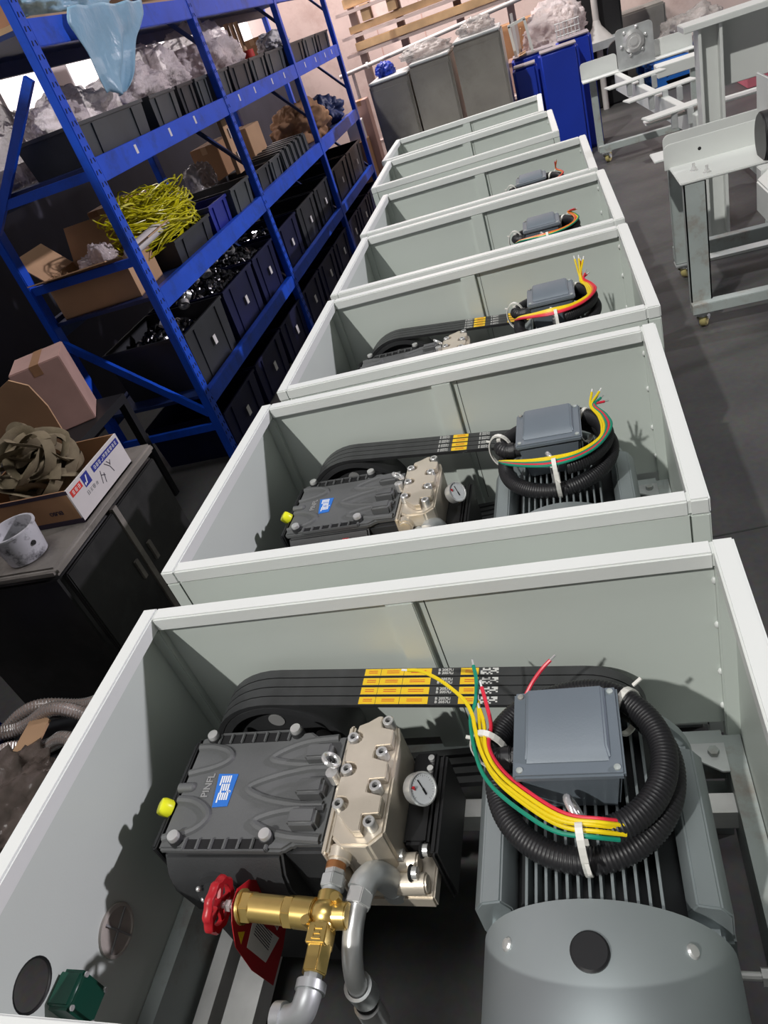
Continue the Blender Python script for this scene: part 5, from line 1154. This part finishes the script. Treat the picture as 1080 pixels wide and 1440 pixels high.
# ================================================================== WHITE TROLLEYS
def caster(t, x, y, h, rz=0.0):
    d = Vector((math.cos(rz), math.sin(rz), 0)); s = Vector((-d.y, d.x, 0))
    f = MB().box((x, y, h - 0.005), (0.09, 0.08, 0.008)).cyl((x, y, h - 0.03), (x, y, h - 0.008), 0.026, n=16)
    for q in (-1, 1):
        f.prism([(-0.028, 0.0), (0.028, 0.0), (0.050, -(h - 0.03) + 0.040), (0.018, -(h - 0.03) + 0.034)], Vector((x, y, h - 0.03)) + s * (q * 0.025 - 0.0015), d, (0, 0, 1), -0.003)
    fo = f.build('caster_fork', 'galv', t, off=-t.location)
    c = Vector((x, y, 0.046)) + d * 0.030
    w_ = MB().lathe([(0.024, -0.017), (0.040, -0.017), (0.046, -0.011), (0.046, 0.011), (0.040, 0.017), (0.024, 0.017)], c, s, 24).build('caster_wheel', 'casteryellow', t, True, off=-t.location)
    MB().cyl(c - s * 0.024, c + s * 0.024, 0.008, n=10).build('axle', 'steel', w_, True)
def rounded(poly_w, poly_h, r, n=5):
    """plate outline with the two upper corners rounded, origin lower left"""
    P = [(0, 0), (poly_w, 0)]
    for i in range(n + 1): a = PI / 2 * i / n; P.append((poly_w - r + r * math.cos(a), poly_h - r + r * math.sin(a)))
    for i in range(n + 1): a = PI / 2 + PI / 2 * i / n; P.append((r + r * math.cos(a), poly_h - r + r * math.sin(a)))
    return P
def angle_plate(t, x0, x1, y0, z, dep, h, name='angle_plate', holes=(), m='whitesteel', th=0.010):
    """horizontal flange y0..y0+dep at z with an upright flange along its far edge"""
    mb = MB().b2(x0 + 0.02, x1, y0, y0 + dep, z - th, z).build(name, m, t, bevel=0.003, off=-t.location)
    v = MB().prism(rounded(x1 - x0, h, 0.03), (x0, y0 + dep, z - th), (1, 0, 0), (0, 0, 1), th).build('upright_flange', m, t, bevel=0.002, off=-t.location)
    for hx, hz in holes: MB().cyl((x0 + hx, y0 + dep - th - 0.0006, z + hz), (x0 + hx, y0 + dep - th, z + hz), 0.008, n=12).build('bolt_hole', 'black', v)
    return mb
def stud(t, x, y, z, r=0.012):
    MB().cyl((x, y, z), (x, y, z + 0.003), r * 1.5, n=16).cyl((x, y, z + 0.003), (x, y, z + 0.014), r, n=6).cyl((x, y, z + 0.014), (x, y, z + 0.032), r * 0.55, n=10).build('stud_bolt', 'chrome', t, True, off=-t.location)
# --- near trolley
t1 = thing('white_trolley', 'white steel trolley with L-shaped top plates, two stud bolts and large black pulley', 'trolley', (1.0, 3.95, 0))
off = -t1.location
def channel(x, y, z0, z1, wx=0.095, wy=0.05, name='leg'):
    MB().b2(x - wx / 2, x + wx / 2, y - wy / 2, y - wy / 2 + 0.006, z0, z1).b2(x - wx / 2, x - wx / 2 + 0.006, y - wy / 2, y + wy / 2, z0, z1).b2(x + wx / 2 - 0.006, x + wx / 2, y - wy / 2, y + wy / 2, z0, z1).build(name, 'legsteel', t1, off=off)
channel(0.575, 3.66, 0.10, 0.705); channel(0.605, 4.33, 0.10, 0.705); channel(1.75, 3.70, 0.10, 0.705); channel(1.75, 4.38, 0.10, 0.705)
MB().b2(0.525, 1.80, 3.59, 3.65, 0.095, 0.145).build('low_rail', 'legsteel', t1, bevel=0.003, off=off)
MB().b2(0.56, 1.80, 4.35, 4.41, 0.10, 0.175).build('low_rail', 'legsteel', t1, bevel=0.003, off=off)
MB().b2(1.74, 1.80, 3.6, 4.4, 0.095, 0.145).build('low_rail', 'legsteel', t1, bevel=0.003, off=off)
for x, y, r in ((0.575, 3.64, 1.25), (0.60, 4.33, 1.0), (1.72, 3.64, 1.2), (1.72, 4.35, 1.5)): caster(t1, x, y, 0.097, r)
angle_plate(t1, 0.495, 1.8, 3.63, 0.718, 0.325, 0.115, holes=((0.16, 0.05), (0.55, 0.06)))
stud(t1, 0.60, 3.79, 0.718); stud(t1, 0.64, 3.70, 0.718)
MB().b2(0.46, 1.8, 4.02, 4.20, 0.735, 0.745).build('angle_plate', 'whitesteel', t1, bevel=0.003, off=off)
v2 = MB().prism(rounded(1.3, 0.115, 0.03), (0.505, 4.03, 0.735), (1, 0, 0), (0, 0, 1), 0.010).build('upright_flange', 'whitesteel', t1, bevel=0.002, off=off)
for hx in (0.04, 0.31): MB().cyl((0.505 + hx, 4.0194, 0.80), (0.505 + hx, 4.020, 0.80), 0.008, n=12).build('bolt_hole', 'black', v2)
MB().cyl((0.86, 3.70, 0.80), (0.90, 3.70, 0.80), 0.105, n=36).build('pulley', 'rubber', t1, bevel=0.006, off=off)
MB().b2(0.905, 0.915, 3.50, 3.95, 0.72, 1.02).build('bearing_plate', 'whitesteel', t1, bevel=0.01, off=off)
MB().cyl((0.88, 3.70, 0.80), (0.96, 3.70, 0.80), 0.018, n=16).build('pulley_shaft', 'steel', t1, True, off=off)
MB().prism([(0.0, 0.0), (0.30, 0.0), (0.30, 0.17), (0.05, 0.17), (0.0, 0.13)], (0.80, 3.30, 0.55), (1, 0, 0), (0, 0, 1), -0.22).build('guard_box', 'whitesteel', t1, bevel=0.006, off=off)
MB().b2(0.82, 1.10, 3.52, 3.60, 0.60, 0.716).build('guard_bracket', 'whitesteel', t1, bevel=0.003, off=off)
# --- upright I-beam stand with guard plate, behind the near trolley
ib = thing('beam_stand', 'white upright I-beam with top plate and large guard behind the trolley with stud bolts', 'frame', (0.88, 4.66, 0)); off = -ib.location
MB().b2(0.785, 0.800, 4.58, 4.72, 0.0, 1.175).build('flange', 'whitesteel', ib, bevel=0.002, off=off)
MB().b2(0.885, 0.900, 4.58, 4.72, 0.0, 1.175).build('flange', 'whitesteel', ib, bevel=0.002, off=off)
MB().b2(0.800, 0.885, 4.645, 4.657, 0.0, 1.175).build('web', 'whitesteel', ib, off=off)
MB().b2(0.715, 1.20, 4.56, 4.76, 1.175, 1.205).build('top_plate', 'whitesteel', ib, bevel=0.003, off=off)
MB().b2(0.902, 1.75, 4.70, 4.712, 0.86, 1.17).build('guard_plate', 'whitesteel', ib, bevel=0.003, off=off)
MB().bar((1.15, 4.75, 0.0), (1.25, 4.75, 0.86), 0.05, 0.05).build('prop', 'legsteel', ib, off=off)
MB().b2(0.72, 1.15, 4.5, 4.85, 0.0, 0.015).build('base_plate', 'whitesteel', ib, off=off)
# --- far trolley
t2 = thing('white_trolley', 'white steel trolley with round bearing plate and a spine of cross bars', 'trolley', (0.9, 6.6, 0)); off = -t2.location
for x, y in ((0.42, 7.56), (1.25, 7.6), (0.95, 5.1), (1.35, 5.15)): MB().b2(x - 0.028, x + 0.028, y - 0.028, y + 0.028, 0.10, 0.70).build('leg', 'legsteel', t2, bevel=0.004, off=off)
MB().b2(0.40, 1.30, 7.47, 7.53, 0.10, 0.155).build('low_rail', 'legsteel', t2, bevel=0.003, off=off)
MB().b2(1.27, 1.33, 5.1, 7.6, 0.10, 0.155).build('low_rail', 'legsteel', t2, bevel=0.003, off=off)
for x, y, r in ((0.46, 7.50, 1.1), (1.25, 7.55, 1.3), (0.95, 5.1, 1.2), (1.33, 5.15, 1.2)): caster(t2, x, y, 0.102, r)
MB().b2(0.33, 1.25, 7.42, 7.58, 0.70, 0.712).build('angle_plate', 'whitesteel', t2, bevel=0.003, off=off)
MB().prism(rounded(0.31, 0.14, 0.03), (0.33, 7.59, 0.70), (1, 0, 0), (0, 0, 1), 0.010).build('upright_flange', 'whitesteel', t2, off=off)
MB().prism(rounded(0.33, 0.14, 0.03), (0.92, 7.59, 0.70), (1, 0, 0), (0, 0, 1), 0.010).build('upright_flange', 'whitesteel', t2, off=off)
MB().prism(rounded(0.30, 0.30, 0.035), (0.635, 7.46, 0.712), (1, 0, 0), (0, 0, 1), 0.012).build('bearing_plate', 'galv', t2, bevel=0.002, off=off)
br = MB().lathe([(0.085, 0.0), (0.085, 0.020), (0.060, 0.030), (0.055, 0.024), (0.035, 0.024), (0.032, 0.036), (0.012, 0.036)], (0.775, 7.447, 0.90), (0, -1, 0), 28).build('bearing', 'chrome', t2, True, off=off)
for i in range(6):
    a = PI * i / 3 + 0.2; MB().sphere((0.775 + 0.10 * math.cos(a), 7.44, 0.90 + 0.10 * math.sin(a)), 0.014, 8, 6).build('bearing_bolt', 'chrome', br, True)
MB().cyl((0.66, 7.62, 0.84), (0.66, 7.68, 0.84), 0.085, n=28).build('pulley', 'rubber', t2, bevel=0.006, off=off)
MB().bar((0.62, 7.44, 0.64), (0.84, 4.95, 0.64), 0.05, 0.13).build('spine', 'whitesteel', t2, bevel=0.003, off=off)
for i, (x0, x1, y0, y1) in enumerate(((0.48, 0.86, 6.37, 6.81), (0.54, 0.95, 5.74, 5.95), (0.57, 0.95, 4.95, 5.25))):
    yc = (y0 + y1) / 2
    MB().box(((x0 + x1) / 2, yc, 0.742), (x1 - x0 + 0.06, 0.13, 0.012), R(0, 0, 14)).build('cross_bar', 'whitesteel', t2, bevel=0.004, off=off)
    for q in range(3):
        xx = x0 + 0.14 + 0.09 * q
        MB().box((xx, yc - 0.05, 0.695), (0.035, 0.04, 0.09)).build('bar_bracket', 'galv', t2, bevel=0.004, off=off)
MB().b2(0.86, 1.30, 6.8, 7.0, 0.66, 0.74).build('side_plate', 'whitesteel', t2, bevel=0.004, off=off)
MB().b2(0.55, 1.35, 5.08, 5.20, 0.70, 0.712).build('angle_plate', 'whitesteel', t2, bevel=0.003, off=off)
stud(t2, 0.80, 5.12, 0.712, 0.02)
